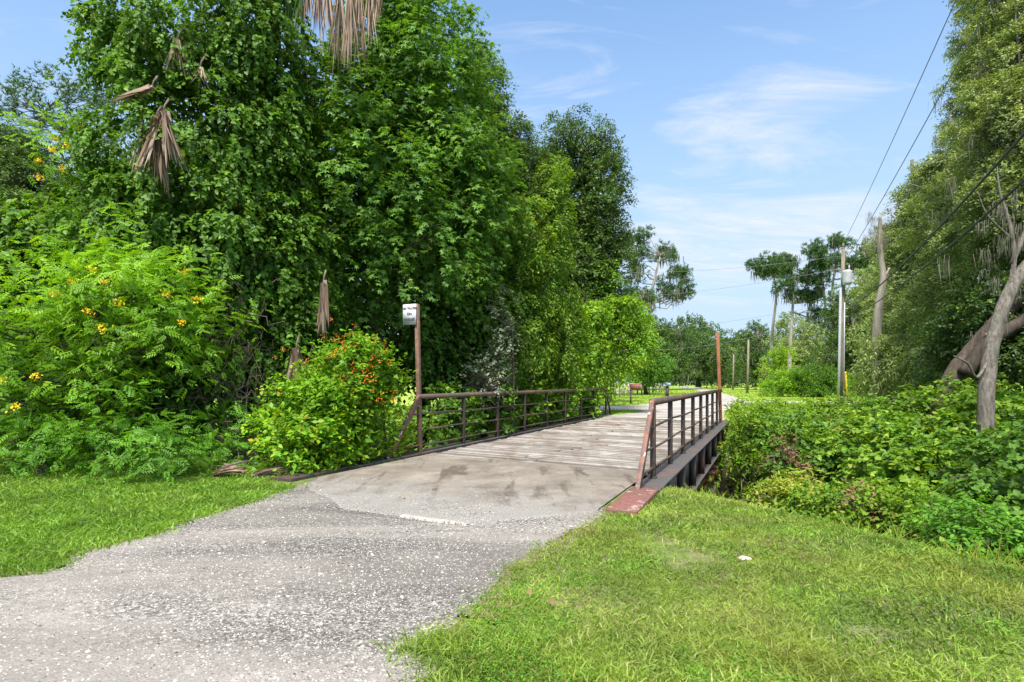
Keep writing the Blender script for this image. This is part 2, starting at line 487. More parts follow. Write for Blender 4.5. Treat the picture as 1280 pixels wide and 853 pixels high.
def build_shoulder():
    m, nt, out = newmat('road_edge_soil'); v = coords(nt); n1 = noise(nt, v, 18, 6, .7)
    c = ramp(nt, n1, [(.3, (.10, .072, .048)), (.55, (.21, .165, .12)), (.8, (.32, .27, .21))])
    principled(nt, out, c, .95, .1, bump=n1, bumpd=.02)
    mb = MB()
    for C, sg_, sd_ in ((LE, 1, 91), (RE, -1, 92)):
        d = np.gradient(C, axis=0); nn = np.stack([-d[:, 1], d[:, 0]], 1) * sg_; nn /= np.linalg.norm(nn, axis=1, keepdims=True)
        w_ = .03 + .22 * vnoise(np.arange(NR) * .05, np.zeros(NR), 1.6, sd_) * vnoise(np.arange(NR) * .05, np.zeros(NR), 7, sd_ + 5) * 2
        O = C + nn * w_[:, None]; I = C - nn * .06
        for i in range(0, NR - 60):
            q = [(I[i][0], I[i][1], .0022), (O[i][0], O[i][1], .0022), (O[i + 1][0], O[i + 1][1], .0022), (I[i + 1][0], I[i + 1][1], .0022)]
            mb.add(q, [(3, 2, 1, 0) if sg_ < 0 else (0, 1, 2, 3)])
    tag(mb.build('road_shoulder', m), 'bare brown soil showing along both edges of the gravel road', 'soil', kind='structure')
build_shoulder()

FAR_MAIN = [B(22.2, -6.0), B(20.6, -1.4)] + [G(x, y) for x, y in ((905, 514), (949, 503.5), (930, 500.4), (911, 494), (890, 488.5), (870, 484.8), (858, 483.2))] + \
           [G(x, y) for x, y in ((845, 483.2), (851, 485), (872, 488), (879, 491), (872, 495), (850, 500), (800, 506.5), (768, 508), (700, 508.5), (700, 512.5), (768, 513), (800, 513.2), (806, 515))]
FARMAT = gravel_mat('pale_far_gravel', 1.5)
def flat_poly(name, pts, mat, z, label, cat):
    mb = MB(); mb.add([(p[0], p[1], z) for p in pts], [list(range(len(pts)))])
    return tag(mb.build(name, mat), label, cat, kind='structure')
flat_poly('road', FAR_MAIN, FARMAT, .012, 'pale gravel road forking beyond the bridge', 'road')
flat_poly('path', [G(949, 504.2, .0), G(1010, 505), G(1140, 507), G(1140, 503.6), G(1010, 502.2), G(948, 501.2)], FARMAT, .02, 'pale track running right past the utility pole', 'path')

# shell fragments and stones scattered on the road
def scatter_stones():
    n = 135000
    r = 2.2 + (RS.rand(n) ** 1.25) * 8; a = RS.uniform(-.85, .35, n)
    x = r * np.sin(a); y = r * np.cos(a)
    ss_ = x * D[0] + y * D[1]
    k = pip(ROAD_POLY, x, y) & (vnoise(x, y, 1.3, 11) + .75 * RS.rand(n) > .55) & (RS.rand(n) > sstep(4.6, 6.9, ss_) ** .5)
    x, y = x[k], y[k]; n = len(x)
    s = RS.uniform(.003, .009, n) * (1 + (RS.rand(n) > .97) * .9)
    base = np.array([(1, 0, 0), (.3, .9, 0), (-.7, .6, 0), (-.8, -.5, 0), (.2, -.9, 0), (0.1, .1, .5)])
    th = RS.uniform(0, 2 * PI, n); c, sn = np.cos(th), np.sin(th)
    bx = base[None, :, 0] * c[:, None] - base[None, :, 1] * sn[:, None]; by = base[None, :, 0] * sn[:, None] + base[None, :, 1] * c[:, None]
    j = RS.uniform(.6, 1.3, (n, 6))
    V = np.stack([x[:, None] + bx * j * s[:, None], y[:, None] + by * j * s[:, None] * .8, np.repeat(.0 + base[None, :, 2] * s[:, None] * 1.2, 1, 1)], -1)
    # height of the crowned road under each stone, found by ray onto the polygon strip is skipped: sample nearest strip cell
    from mathutils.bvhtree import BVHTree
    ob = bpy.data.objects['gravel_road']
    bv = BVHTree.FromPolygons([v.co[:] for v in ob.data.vertices], [p.vertices[:] for p in ob.data.polygons])
    zz = np.array([(bv.ray_cast(Vector((a_, b_, 1)), Vector((0, 0, -1)))[0] or Vector((0, 0, 0)))[2] for a_, b_ in zip(x, y)])
    V[..., 2] += np.maximum(zz, np.where(ss_[k] > 4.7, .018, 0))[:, None] - .001
    fl = np.array([0, 1, 5, 1, 2, 5, 2, 3, 5, 3, 4, 5, 4, 0, 5]); idx = (np.arange(n)[:, None] * 6 + fl[None]).ravel()
    m, nt, out = newmat('shell_fragments')
    at = nd(nt, 'ShaderNodeAttribute', attribute_name='rnd')
    c = ramp(nt, at.outputs['Fac'], [(0, (.06, .055, .05)), (.35, (.20, .187, .172)), (.7, (.33, .312, .29)), (.93, (.44, .42, .39)), (1, (.62, .60, .56))])
    principled(nt, out, c, .8, .25)
    me = mesh_np('gravel', V.reshape(-1, 3), np.full(n * 5, 3), idx, np.repeat(RS.rand(n), 6), m)
    tag(link('gravel', me), 'loose pale shell fragments and grey stones on the road', 'gravel', kind='stuff')
scatter_stones()

# ------------------------------------------------------------------ grass
def grass(name, mat, test, n, rmin, rmax, a0, a1, label, hh=(.03, .085), wbase=.0042, pw=1.0, dens=None):
    r = rmin * (rmax / rmin) ** (RS.rand(n) ** pw); a = RS.uniform(a0, a1, n)
    x = r * np.sin(a); y = r * np.cos(a)
    # pull blades into tufts
    cell = .05 * (1 + r * .05)
    tx = np.floor(x / cell) * cell; ty = np.floor(y / cell) * cell
    hsh = np.modf(np.sin(tx * 127.1 + ty * 311.7) * 43758.5)[0]; hsh = np.abs(hsh)
    jx, jy = RS.normal(size=n) * .07 * (1 + (RS.rand(n) > .85)), RS.normal(size=n) * .07
    k = test(x + jx, y + jy) & (RS.rand(n) < .25 + .75 * (hsh > .5))
    if dens is not None: k &= RS.rand(n) < dens(x, y)
    x, y, r, hsh = x[k], y[k], r[k], hsh[k]; n = len(x)
    P = np.stack([x, y, H(x, y) - .004], 1)
    big = vnoise(x, y, .8, 21) * .6 + vnoise(x, y, 3.1, 22) * .4
    Lh = (hh[0] + (hh[1] - hh[0]) * RS.rand(n) ** 1.5 * (.3 + 1.3 * big)) * (1 + .6 * (hsh > .85))
    lean = RS.normal(size=(n, 2)) * .55
    Dr = np.stack([lean[:, 0], lean[:, 1], np.ones(n)], 1)
    wd = np.maximum(wbase, r * .0011) * RS.uniform(.6, 1.5, n) * (1 + .8 * (hsh > .85))
    rnd = np.clip(RS.rand(n) * .75 + (vnoise(x, y, 1.5, 5) - .4) * .6 + (RS.rand(n) > .95) * .3, 0, 1)
    me = blades_mesh(name, P, Dr, Lh, wd, mat, rnd, droop=.45)
    return tag(link(name, me), label, 'grass', kind='stuff')

def in_deck(x, y):
    return pip([q for q in BRIDGE_POLY], x, y)
def lawn_right(x, y):
    side = (x * N[0] + y * N[1]) > -1.3
    inroad = pip(ROAD_POLY, x, y)
    onright = np.interp(y, RE[:, 1], RE[:, 0]) < x
    d = creek_dist(x, y)
    bare = (vnoise(x, y, 1.6, 31) < .12) & (RS.rand(*x.shape) < .85)
    return onright & ~inroad & (side | (y < 6.3)) & (d > 4.3) & ~bare
def lawn_left(x, y):
    onleft = np.interp(y, LE[:, 1], LE[:, 0]) > x
    return onleft & ~pip(ROAD_POLY, x, y) & ~in_deck(x, y) & (y < 9.6) & (x < 0)
grass('lawn_grass', LM['grass'], lawn_right, 620000, 2.3, 12, -.35, .85, 'short coarse bright green grass on the right verge', hh=(.014, .058))
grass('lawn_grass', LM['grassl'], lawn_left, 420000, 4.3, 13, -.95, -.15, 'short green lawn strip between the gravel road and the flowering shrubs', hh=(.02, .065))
def far_lawn(x, y):
    d = creek_dist(x, y)
    onpath = (x > G(940, 505)[0]) & (y > G(1000, 505.6)[1]) & (y < G(1000, 502.2)[1])
    return (d > 5.2) & (y > 19) & ~onpath & ~pip(FAR_MAIN, x, y) & ~in_deck(x, y)
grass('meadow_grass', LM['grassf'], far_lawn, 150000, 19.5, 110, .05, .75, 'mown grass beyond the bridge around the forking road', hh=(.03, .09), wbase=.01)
def seam(x, y):
    s = x * D[0] + y * D[1]; p = x * N[0] + y * N[1]
    return (p > -6.0) & (p < -1.7) & (np.abs(s - (8.62 + (-1.5 - p) * .13)) < .06) & (vnoise(x, y, 1.4, 41) > .62) | ((np.hypot(x + .42, y - 2.93) < .14))
grass('weeds', LM['grass'], seam, 420000, 2.6, 12, -.4, .35, 'small tufts of grass in the bridge seam and the gravel', hh=(.03, .09))

def clover():
    n = 90000
    r = 2.4 * (9 / 2.4) ** RS.rand(n); a = RS.uniform(-.9, .85, n); x = r * np.sin(a); y = r * np.cos(a)
    k = (lawn_right(x, y) | lawn_left(x, y)) & (vnoise(x, y, 1.7, 71) * .6 + vnoise(x, y, 6, 72) * .4 > .58)
    x, y, r = x[k], y[k], r[k]; n = len(x)
    P = np.stack([x, y, H(x, y) + RS.uniform(.012, .045, n)], 1)
    me = leaves_mesh('clover', P, rnd_dirs(n) * np.array([1, 1, .3]), rnd_dirs(n) * .35 + np.array([0, 0, 1]), np.maximum(.014, r * .003) * RS.uniform(.7, 1.4, n), 'oval', LM['fern'])
    tag(link('clover', me), 'patches of small round-leaved weeds growing through both lawns', 'clover', kind='stuff')
clover()

# ------------------------------------------------------------------ foliage engine
def EL(px, py, Z, rx, ry, rd):
    c = W(px, py, Z)
    return (c, np.array([rx / F * Z, rd, ry / F * Z]))


def foliage_mesh(name, ells, kind, mat, size, cover=4.0, lump=.33, axis_up=.2, droop=.25, spray=8, sprayL=None,
                 fill=.25, upn=.8, ragged=.25, minz=None, backkeep=.3):
    Z = np.mean([e[0][1] for e in ells])
    size = max(size, Z * .0042)
    Ps, Ys, Ns, Ss, Rs, LC = [], [], [], [], [], []
    L = sprayL or size * 3.2
    area_leaf = {'oval': .27, 'lance': .13, 'heart': .62, 'star': .34, 'pinnate': .36, 'needles': .5, 'clump': .5}[kind] * size * size
    for c, r in ells:
        r = r * SHRINK
        rm = (r[0] * r[2]) ** .5
        A = 4 * PI * ((r[0] * r[1]) ** 1.6 / 3 + (r[0] * r[2]) ** 1.6 / 3 + (r[1] * r[2]) ** 1.6 / 3) ** (1 / 1.6)
        R = max(lump * min(r.min() * 1.3, rm), size * 1.6)
        nl = max(5, int(A / (PI * R * R) * 1.25))
        u = rnd_dirs(nl * 3)
        toc = -np.array([c[0], c[1], 0]); toc /= np.linalg.norm(toc) + 1e-9
        keep = (u @ toc > -.25) | (RS.rand(len(u)) < backkeep)
        u = u[keep][:nl]
        nl = len(u)
        lc = c + u * r * RS.uniform(.62, 1.0 + ragged * .5, (nl, 1))
        lr = R * RS.uniform(.55, 1.35, nl)
        n = int(A * .65 * cover / area_leaf * FULL)
        ns = max(nl * 2, n // spray)
        pick = RS.choice(nl, ns, p=lr ** 2 / (lr ** 2).sum())
        v = nrm(rnd_dirs(ns) + u[pick] * .75 + np.array([0, 0, .35]))
        sc = lc[pick] + v * lr[pick][:, None] * RS.uniform(.45, 1.0, (ns, 1))
        ax = nrm(v * .8 + u[pick] * .5 + np.array([0, 0, axis_up]) + RS.normal(size=(ns, 3)) * .35)
        tl = np.linspace(0, 1, spray)
        tt = (tl[None] + RS.uniform(-.06, .06, (ns, spray)))
        Pp = sc[:, None] + ax[:, None] * (tt * L)[..., None]
        Pp[..., 2] -= droop * L * tt ** 2
        Pp += RS.normal(size=Pp.shape) * L * .07
        sd = nrm(np.cross(ax, np.array([0, 0, 1.0]) + RS.normal(size=(ns, 3)) * .4))
        sg = np.where(np.arange(spray) % 2 == 0, 1.0, -1.0)
        Yy = ax[:, None] * .55 + sd[:, None] * sg[None, :, None] * .8 + RS.normal(size=Pp.shape) * .3
        Yy[..., 2] -= droop * .8
        Nn = np.array([0, 0, upn]) + v[:, None] * .7 + RS.normal(size=Pp.shape) * .35
        rr = np.clip(RS.rand(ns)[:, None] * .55 + RS.rand(ns, spray) * .45, 0, 1)
        Ps.append(Pp.reshape(-1, 3)); Ys.append(Yy.reshape(-1, 3)); Ns.append(Nn.reshape(-1, 3))
        Ss.append(size * RS.uniform(.6, 1.3, ns * spray)); Rs.append(rr.ravel())
        nf = int(n * fill / 2.2)
        if nf:
            q = rnd_dirs(nf) * (RS.rand(nf, 1) ** .5) * .82
            Ps.append(c + q * r); Ys.append(rnd_dirs(nf)); Ns.append(rnd_dirs(nf)); Ss.append(np.full(nf, size * 1.6)); Rs.append(RS.rand(nf) * .4)  # inner leaves take only the darker colours: crown shade put into colour
        LC.append(lc)
    P = np.concatenate(Ps); Y = np.concatenate(Ys); Nn = np.concatenate(Ns); S = np.concatenate(Ss); R_ = np.concatenate(Rs)
    g = H(P[:, 0], P[:, 1])
    k = P[:, 2] > g - .05
    if minz is not None: k &= P[:, 2] > minz
    if name_clip['on']:
        pp = P[:, 0] * N[0] + P[:, 1] * N[1]; ss = P[:, 0] * D[0] + P[:, 1] * D[1]
        k &= ~((pp > -5.95) & (pp < -1.12) & (ss > 5.5) & (ss < 24) & (P[:, 2] > -.3))
        k &= ~((pp >= -1.2) & (pp < -.25 - .3 * np.sin(ss * 3.1)) & (ss > 6) & (ss < 16.6))
    me = leaves_mesh(name, P[k], Y[k], Nn[k], S[k], kind, mat, R_[k])
    lc = np.concatenate(LC)
    if name_clip['on']:
        pp = lc[:, 0] * N[0] + lc[:, 1] * N[1]; ss = lc[:, 0] * D[0] + lc[:, 1] * D[1]
        kk = ~((pp > -6.25) & (pp < -.5) & (ss > 5) & (ss < 24.3))
        if kk.sum() > 3: lc = lc[kk]
    return me, lc
name_clip = {'on': True}
SHRINK = .86

def wig(a, b, n, amp):
    a, b = np.array(a, float), np.array(b, float); L = np.linalg.norm(b - a)
    out = [a + (b - a) * t / n for t in range(n + 1)]
    for i in range(1, n): out[i] = out[i] + RS.normal(size=3) * L * amp
    return out

def trunk_mesh(parent, base, pts, rad, bark, lumps, nlimb=14, name='trunk', ell=None, n=9, twig=.012, minlimb=.25):
    """tapered trunk along pts, limbs to some foliage lumps"""
    mb = MB()
    cl = catmull(pts, 5)
    t = np.linspace(0, 1, len(cl))
    rr = rad * (1 - .72 * t); rr[0] *= 1.35; rr[1] *= 1.12
    mb.tube(cl, rr, n, rough=.07)
    C = np.array(cl)
    if lumps is not None and len(lumps):
        sel = lumps[RS.choice(len(lumps), min(nlimb, len(lumps)), replace=False)]
        for q in sel:
            lowi = int(len(C) * minlimb)
            dd = np.linalg.norm(C[lowi:] - q, axis=1) + np.abs(C[lowi:, 2] - (q[2] - .35 * np.linalg.norm(q[:2] - C[lowi:, :2], axis=1))) * .8
            i = lowi + int(np.argmin(dd))
            w = wig(C[i], q, 5, .05)
            r0 = rr[i] * .5
            mb.tube(w, np.linspace(r0, max(twig, r0 * .15), len(w)), 5, cap=False)
            for _ in range(2):
                e = q + RS.normal(size=3) * np.linalg.norm(q - C[i]) * .05
                w2 = wig(w[3], e, 3, .06)
                mb.tube(w2, np.linspace(r0 * .35, twig * .6, len(w2)), 4, cap=False)
    return mb.build(name, bark, parent, smooth=True)

def moss_mesh(pts, n, length, mat, width=.03, per=14, spread=.12, name='spanish_moss'):
    k = RS.choice(len(pts), n)
    c = pts[k] + RS.normal(size=(n, 3)) * .3
    L0 = length * RS.uniform(.35, 1.2, n)
    P = np.repeat(c, per, 0) + RS.normal(size=(n * per, 3)) * spread * np.array([1, 1, .6])
    Lr = np.repeat(L0, per) * RS.uniform(.4, 1.0, n * per)
    Dr = np.array([0, 0, -1.0]) + RS.normal(size=(n * per, 3)) * .10
    return blades_mesh(name, P, Dr, Lr, np.full(n * per, width) * RS.uniform(.6, 1.5, n * per), mat, droop=0.0, seg=3)

def puffs(ells, k, rx, rz):
    out = []
    for c, r in ells:
        u = rnd_dirs(k) * RS.uniform(.35, 1.0, (k, 1))
        for q in u:
            g = RS.uniform(.7, 1.35)
            out.append((c + q * r, np.array([rx * g, rx * g, rz * g])))
    return out

def plant(name, label, cat, ells, kind, matk, size, trunk=None, rad=.1, bark=None, group=None, moss=None, flowers=None, nlimb=14,
          crown='crown', stem='trunk', minlimb=.25, **kw):
    base = ells[0][0]
    if trunk is None:
        e = min(ells, key=lambda q: q[0][2] - q[1][2])
        bx, by = e[0][0], e[0][1]
        b = np.array([bx, by, float(H(bx, by))])
        top = max(ells, key=lambda q: q[0][2])[0]
        pts = [b, (b + top) / 2 + RS.normal(size=3) * .05, top]
    else:
        pts = [np.array(q, float) for q in trunk]
        b = pts[0]
    root = empty(name, b)
    tag(root, label, cat, group)
    me, lc = foliage_mesh(crown, ells, kind, LM[matk], size, **kw)
    link(crown, me, root)
    if rad: trunk_mesh(root, b, pts, rad, bark or BARKD, lc, nlimb, name=stem, minlimb=minlimb)
    if moss:
        n, Lm = moss[:2]
        wd = moss[2] if len(moss) > 2 else .02
        link('spanish_moss', moss_mesh(lc, n, Lm, LM['moss'], wd, spread=.12 if wd < .06 else .3), root)
    if flowers:
        for mk, cents, nn, sz in flowers:
            for cc in cents:
                P = np.array(cc)[None] + RS.normal(size=(nn, 3)) * sz * .85 * np.array([1, .8, .7])
                link('flower_cluster', leaves_mesh('flower_cluster', P, rnd_dirs(nn) + np.array([0, -.5, .4]), rnd_dirs(nn) + np.array([0, -.8, .5]), np.full(nn, sz) * RS.uniform(.7, 1.2, nn), 'oval', LM[mk]), root)
    return root


# ================================================================== BRIDGE
def rustmat(name, paint, rust, amt=(.45, .6), rough=.6, pale=None):
    m, nt, out = newmat(name)
    v = coords(nt)
    n1 = noise(nt, v, 3.2, 6, .7, .3); n2 = noise(nt, v, 24, 4, .6)
    c = mixc(nt, ramp(nt, n1, [(amt[0], 0), (amt[1], .9)]), paint, rust)
    c = mixc(nt, 1.0, c, ramp(nt, n2, [(.2, .55), (.8, 1.35)]), 'MULTIPLY')
    if pale:
        c = mixc(nt, ramp(nt, noise(nt, v, 6.5, 3, .6), [(.6, 0), (.64, .85)]), c, pale)
    principled(nt, out, c, rough, .4, bump=n2, bumpd=.003, bumps=.6)
    return m
STEEL = rustmat('dark_painted_steel', (.050, .041, .037), (.13, .06, .038), (.5, .66))
RAILM = rustmat('rusted_brown_rail', (.082, .064, .054), (.20, .09, .050), (.48, .66))
REDST = rustmat('red_oxide_steel', (.20, .082, .066), (.15, .09, .075), (.45, .65), pale=(.34, .27, .25))
ORRST = rustmat('orange_rust_steel', (.30, .115, .055), (.20, .07, .035), (.45, .65))
PATCHM = rustmat('peeling_white_paint', (.13, .075, .065), (.24, .10, .06), (.45, .6), pale=(.50, .49, .46))
GIRD = rustmat('girder_grey_steel', (.045, .042, .045), (.10, .07, .06), (.5, .7))
FLNG = rustmat('worn_flange_steel', (.078, .072, .070), (.15, .08, .06), (.5, .68))

def planks_mat():
    m, nt, out = newmat('weathered_planks')
    at = nd(nt, 'ShaderNodeAttribute', attribute_name='rnd')
    v = coords(nt, rotz=A_BR, scale=(.9, 14, 14))
    v2 = coords(nt, rotz=A_BR, scale=(1.5, .35, 1))
    g = noise(nt, v, 3.5, 6, .7)
    c = ramp(nt, at.outputs['Fac'], [(0, (.17, .15, .132)), (.4, (.27, .245, .22)), (.75, (.38, .355, .325)), (1, (.21, .17, .145))])
    c = mixc(nt, 1.0, c, ramp(nt, g, [(.25, .45), (.75, 1.4)]), 'MULTIPLY')
    c = mixc(nt, ramp(nt, noise(nt, v2, 1.1, 5, .65, .5), [(.46, 0), (.66, .8)]), c, (.14, .105, .082))
    c = mixc(nt, ramp(nt, noise(nt, coords(nt), 1.3, 5, .7), [(.52, 0), (.68, .6)]), c, (.48, .45, .41))
    principled(nt, out, c, .85, .25, bump=g, bumpd=.008, bumps=.8)
    return m

def slab_mat():
    m, nt, out = newmat('stained_concrete')
    v = coords(nt); vr = coords(nt, rotz=A_BR, scale=(2.2, .42, 1))
    n1 = noise(nt, v, 1.2, 6, .65, .3)
    c = ramp(nt, n1, [(.30, (.125, .108, .088)), (.5, (.195, .17, .14)), (.70, (.28, .252, .215))])
    c = mixc(nt, 1.0, c, ramp(nt, noise(nt, v, 22, 5, .7), [(.2, .7), (.8, 1.25)]), 'MULTIPLY')
    c = mixc(nt, ramp(nt, noise(nt, vr, 1.35, 5, .6, .5), [(.53, 0), (.62, .8)]), c, (.075, .056, .042))
    # gravel dust carried onto the slab from the drive
    q_ = coords(nt, rotz=A_BR); sx_ = nt.nodes.new('ShaderNodeSeparateXYZ'); nt.links.new(q_, sx_.inputs[0])
    mr_ = nd(nt, 'ShaderNodeMapRange'); mr_.inputs['From Min'].default_value = 4.5; mr_.inputs['From Max'].default_value = 7.4; mr_.inputs['To Min'].default_value = .62; mr_.inputs['To Max'].default_value = .12
    nt.links.new(sx_.outputs['Y'], mr_.inputs['Value'])
    ad_ = nd(nt, 'ShaderNodeMath', operation='ADD'); nt.links.new(mr_.outputs[0], ad_.inputs[0]); nt.links.new(noise(nt, v, 2.6, 7, .75), ad_.inputs[1])
    dust_ = ramp(nt, noise(nt, v, 55, 4, .7), [(.3, (.12, .115, .11)), (.7, (.34, .33, .31))])
    c = mixc(nt, ramp(nt, ad_.outputs[0], [(.74, 0), (1.02, .9)]), c, dust_)
    sp = nd(nt, 'ShaderNodeTexVoronoi', Scale=26.0); nt.links.new(v, sp.inputs['Vector'])
    c = mixc(nt, ramp(nt, sp.outputs['Distance'], [(.05, .55), (.12, 0)]), c, (.10, .085, .07))
    principled(nt, out, c, .75, .3, bump=noise(nt, v, 30, 5, .7), bumpd=.005, bumps=.7)
    return m

PL, PR = -6.07, -1.48
SL, SRt = [9.16 + 1.69 * i for i in range(9)], [8.04 + 1.515 * i for i in range(9)]
def deck_near(p): return 8.62 + (-1.5 - p) * .13
def deck_far(p): return 20.9 + (-1.5 - p) * .42

bridge = empty('bridge', B(14, -3.8, 0))
tag(bridge, 'single-lane timber deck bridge with low rusty steel railings crossing the overgrown ditch', 'bridge')

def build_deck():
    vs, fs, rr = [], [], []
    mb = MB()
    rs = np.random.RandomState(12)
    s = 8.62; w = .205
    i = 0
    while s < 23.2:
        gap = rs.uniform(.012, .032)
        z = .0 + rs.uniform(-.012, .012); rz = rs.rand()
        # each plank row is made of one or two boards
        cuts = [-5.90, -1.66] if rs.rand() > .4 else [-5.90, rs.uniform(-4.6, -2.8), -1.66]
        for a, b in zip(cuts[:-1], cuts[1:]):
            rz2 = np.clip(rz + rs.uniform(-.2, .2), 0, 1)
            nseg = 6; zt = z + rs.uniform(-.004, .004); tilt = rs.uniform(-.004, .004)
            ps = np.linspace(a + rs.uniform(.0, .03), b - .01, nseg + 1)
            def off(p): return (-1.5 - p) * .13
            sA = s
            base = len(mb.v); V = []
            for p in ps:
                o = off(p); 
                if sA + o > deck_far(p): o = deck_far(p) - sA
                j1 = rs.uniform(-.004, .004); j2 = rs.uniform(-.004, .004)
                V += [B(sA + o + gap + j1, p, zt - tilt), B(sA + o + w + j2, p, zt + tilt), B(sA + o + w + j2, p, -.07), B(sA + o + gap + j1, p, -.07)]
            Fq = []
            for k in range(nseg):
                q = 4 * k
                Fq += [(q, q + 1, q + 5, q + 4)[::-1], (q + 1, q + 2, q + 6, q + 5)[::-1], (q + 3, q, q + 4, q + 7)[::-1], (q + 2, q + 3, q + 7, q + 6)[::-1]]
            Fq += [(0, 3, 2, 1), (4 * nseg, 4 * nseg + 1, 4 * nseg + 2, 4 * nseg + 3)]
            if sA + off(ps[-1]) < deck_far(ps[-1]) - .05:
                mb.add(V, Fq, rz2)
        s += w
    o = mb.build('deck', planks_mat(), bridge)
    tag(o, 'weathered grey brown cross planks')
build_deck()

def apron_front(p):
    p = np.asarray(p, float)
    f = 4.8 + np.clip(-4.15 - p, 0, 9) * .75 + np.clip(p + 2.6, 0, 9) * 1.2
    amp = np.clip(np.abs(p + 3.4) - .6, .12, 1)
    return f + ((vnoise(p, p * 0, 1.7, 51) - .5) * .36 + (vnoise(p, p * 0, 6, 52) - .5) * .14) * amp

def build_slab():
    K1, K2 = 60, 90
    ps = np.linspace(-5.86, -1.66, K2); V = []
    t = np.linspace(0, 1, K1)
    P_, T_ = np.meshgrid(ps, t, indexing='xy')
    s0 = apron_front(P_)
    s1 = deck_near(P_) - .012
    S = s0 + (s1 - s0) * T_
    Zz = .016 + (vnoise(S * 3, P_ * 3, .7, 52) - .5) * .012
    Zz = np.where(T_ == 0, .004, Zz)
    X = D[0] * S + N[0] * P_; Y = D[1] * S + N[1] * P_
    Vv = np.stack([X, Y, Zz], -1).reshape(-1, 3)
    i = (np.arange(K1 - 1)[:, None] * K2 + np.arange(K2 - 1)[None]).ravel()
    idx = np.stack([i, i + 1, i + K2 + 1, i + K2], 1).ravel()
    o = link('concrete_apron', mesh_np('concrete_apron', Vv, np.full(len(i), 4), idx, None, slab_mat(), True), bridge)
    # pale worn front lip
    m, nt, out = newmat('pale_concrete_lip'); n1 = noise(nt, coords(nt), 14, 4)
    principled(nt, out, ramp(nt, n1, [(.3, (.26, .24, .21)), (.7, (.44, .42, .38))]), .85, .2, bump=n1)
    mb = MB()
    pp = np.linspace(-4.12, -2.62, 60)
    for a, b in zip(pp[:-1], pp[1:]):
        sa = float(apron_front(a)) + .01; sb = float(apron_front(b)) + .01
        wa = .012 + .03 * random.random(); wb = wa
        if vnoise(np.array(a), np.array(0.), 2.3, 77) < .4: continue
        mb.add([B(sa - wa, a, .022), B(sb - wa, b, .022), B(sb + .015, b, .024), B(sa + .015, a, .024)], [(0, 1, 2, 3)])
        mb.add([B(sa - wa, a, .022), B(sb - wa, b, .022), B(sb - wa - .03, b, .0), B(sa - wa - .03, a, .0)], [(1, 0, 3, 2)])
    mb.build('apron_lip', m, o)
build_slab()

# timber joists and cross beams below the planks, abutment
mb = MB()
for k in range(7):
    p = -5.6 + k * .62
    mb.bbox(8.9, 20.5, p - .07, p + .07, -.34, -.085)
mb.build('joist', STEEL, bridge)
m_ab, nt, out = newmat('old_abutment_concrete'); n1 = noise(nt, coords(nt), 5, 5)
principled(nt, out, ramp(nt, n1, [(.3, (.10, .085, .07)), (.7, (.24, .21, .18))]), .9, .1, bump=n1)
mb = MB(); mb.bbox(8.25, 8.5, -6.1, -1.5, -1.8, -.1); mb.build('abutment', m_ab, bridge)
mb = MB(); mb.bbox(21.2, 21.5, -6.1, -1.5, -2.0, -.12); mb.build('abutment', m_ab, bridge)
mb = MB(); mb.bbox(15.1, 15.5, -6.3, -1.30, -.82, -.585); mb.build('cap_beam', m_ab, bridge)

ORPOST = rustmat('tan_rust_post', (.17, .10, .07), (.34, .19, .11), (.45, .65))
PILE = rustmat('greenish_concrete_pile', (.16, .155, .12), (.10, .115, .07), (.4, .6), rough=.9)
for p in (-1.42, -2.25, -3.8, -5.4):
    for s in ((15.3,) if p != -1.42 else (14.9, 15.9)):
        mb = MB(); mb.tube([B(s, p, -2.4), B(s, p, -1.15)], .14, 14); pl = mb.build('pile', PILE, bridge, smooth=True)
        mb = MB(); mb.tube([B(s, p, -1.17), B(s, p, -.84)], .175, 16); mb.tube([B(s, p, -.90), B(s, p, -.86)], .19, 16)
        mb.build('rusty_sleeve', ORRST, pl, smooth=False)
mb = MB(); mb.tube([B(12.5, -1.5, -1.0), B(16.2, -1.38, -1.02)], .035, 8); mb.build('pipe', ORRST, bridge, smooth=True)

def girder(side, ss, p0, s_start, s_end):
    sg = 1 if side == 'right' else -1     # outward
    pi, po = p0 - sg * .10, p0 + sg * .24
    root_p = bridge
    mb = MB(); mb.bbox(s_start + 1.25, s_end, min(pi, po), max(pi, po), .004, .034)
    fl = mb.build('top_flange', FLNG, root_p, bevel=.004)
    mb = MB()
    a0, a1 = min(pi, po) + .01, max(pi, po) + .0
    q = [B(s_start, a0, -.05), B(s_start, a1, -.05), B(s_start + 1.27, a1, -.04), B(s_start + 1.27, a0, -.04), B(s_start, a0, .045), B(s_start, a1, .045), B(s_start + 1.27, a1, .058), B(s_start + 1.27, a0, .058)]
    mb.box8(q)
    e = mb.build('beam_end', REDST if side == 'right' else STEEL, root_p, bevel=.008)
    if side == 'right': tag(e, 'red-brown painted beam end lying on the ground')
    pw = p0 + sg * .10
    mb = MB(); mb.bbox(s_start + 1.3, s_end, pw - .008, pw + .008, -.56, .002)
    mb.build('web', GIRD, root_p)
    mb = MB(); mb.bbox(s_start + 1.3, s_end, pw - .16, pw + .16, -.585, -.562)
    mb.build('bottom_flange', FLNG, root_p, bevel=.004)
    for s in ss:
        for s2 in (s, s + .75):
            mb = MB(); mb.bbox(s2 - .012, s2 + .012, min(pw + sg * .01, pw + sg * .135), max(pw + sg * .01, pw + sg * .135), -.56, .003)
            if s2 == s: mb.build('stiffener', STEEL, root_p)
girder('right', SRt, PR, 5.85, 21.2)
girder('left', SL, PL, 5.85, 23.4)

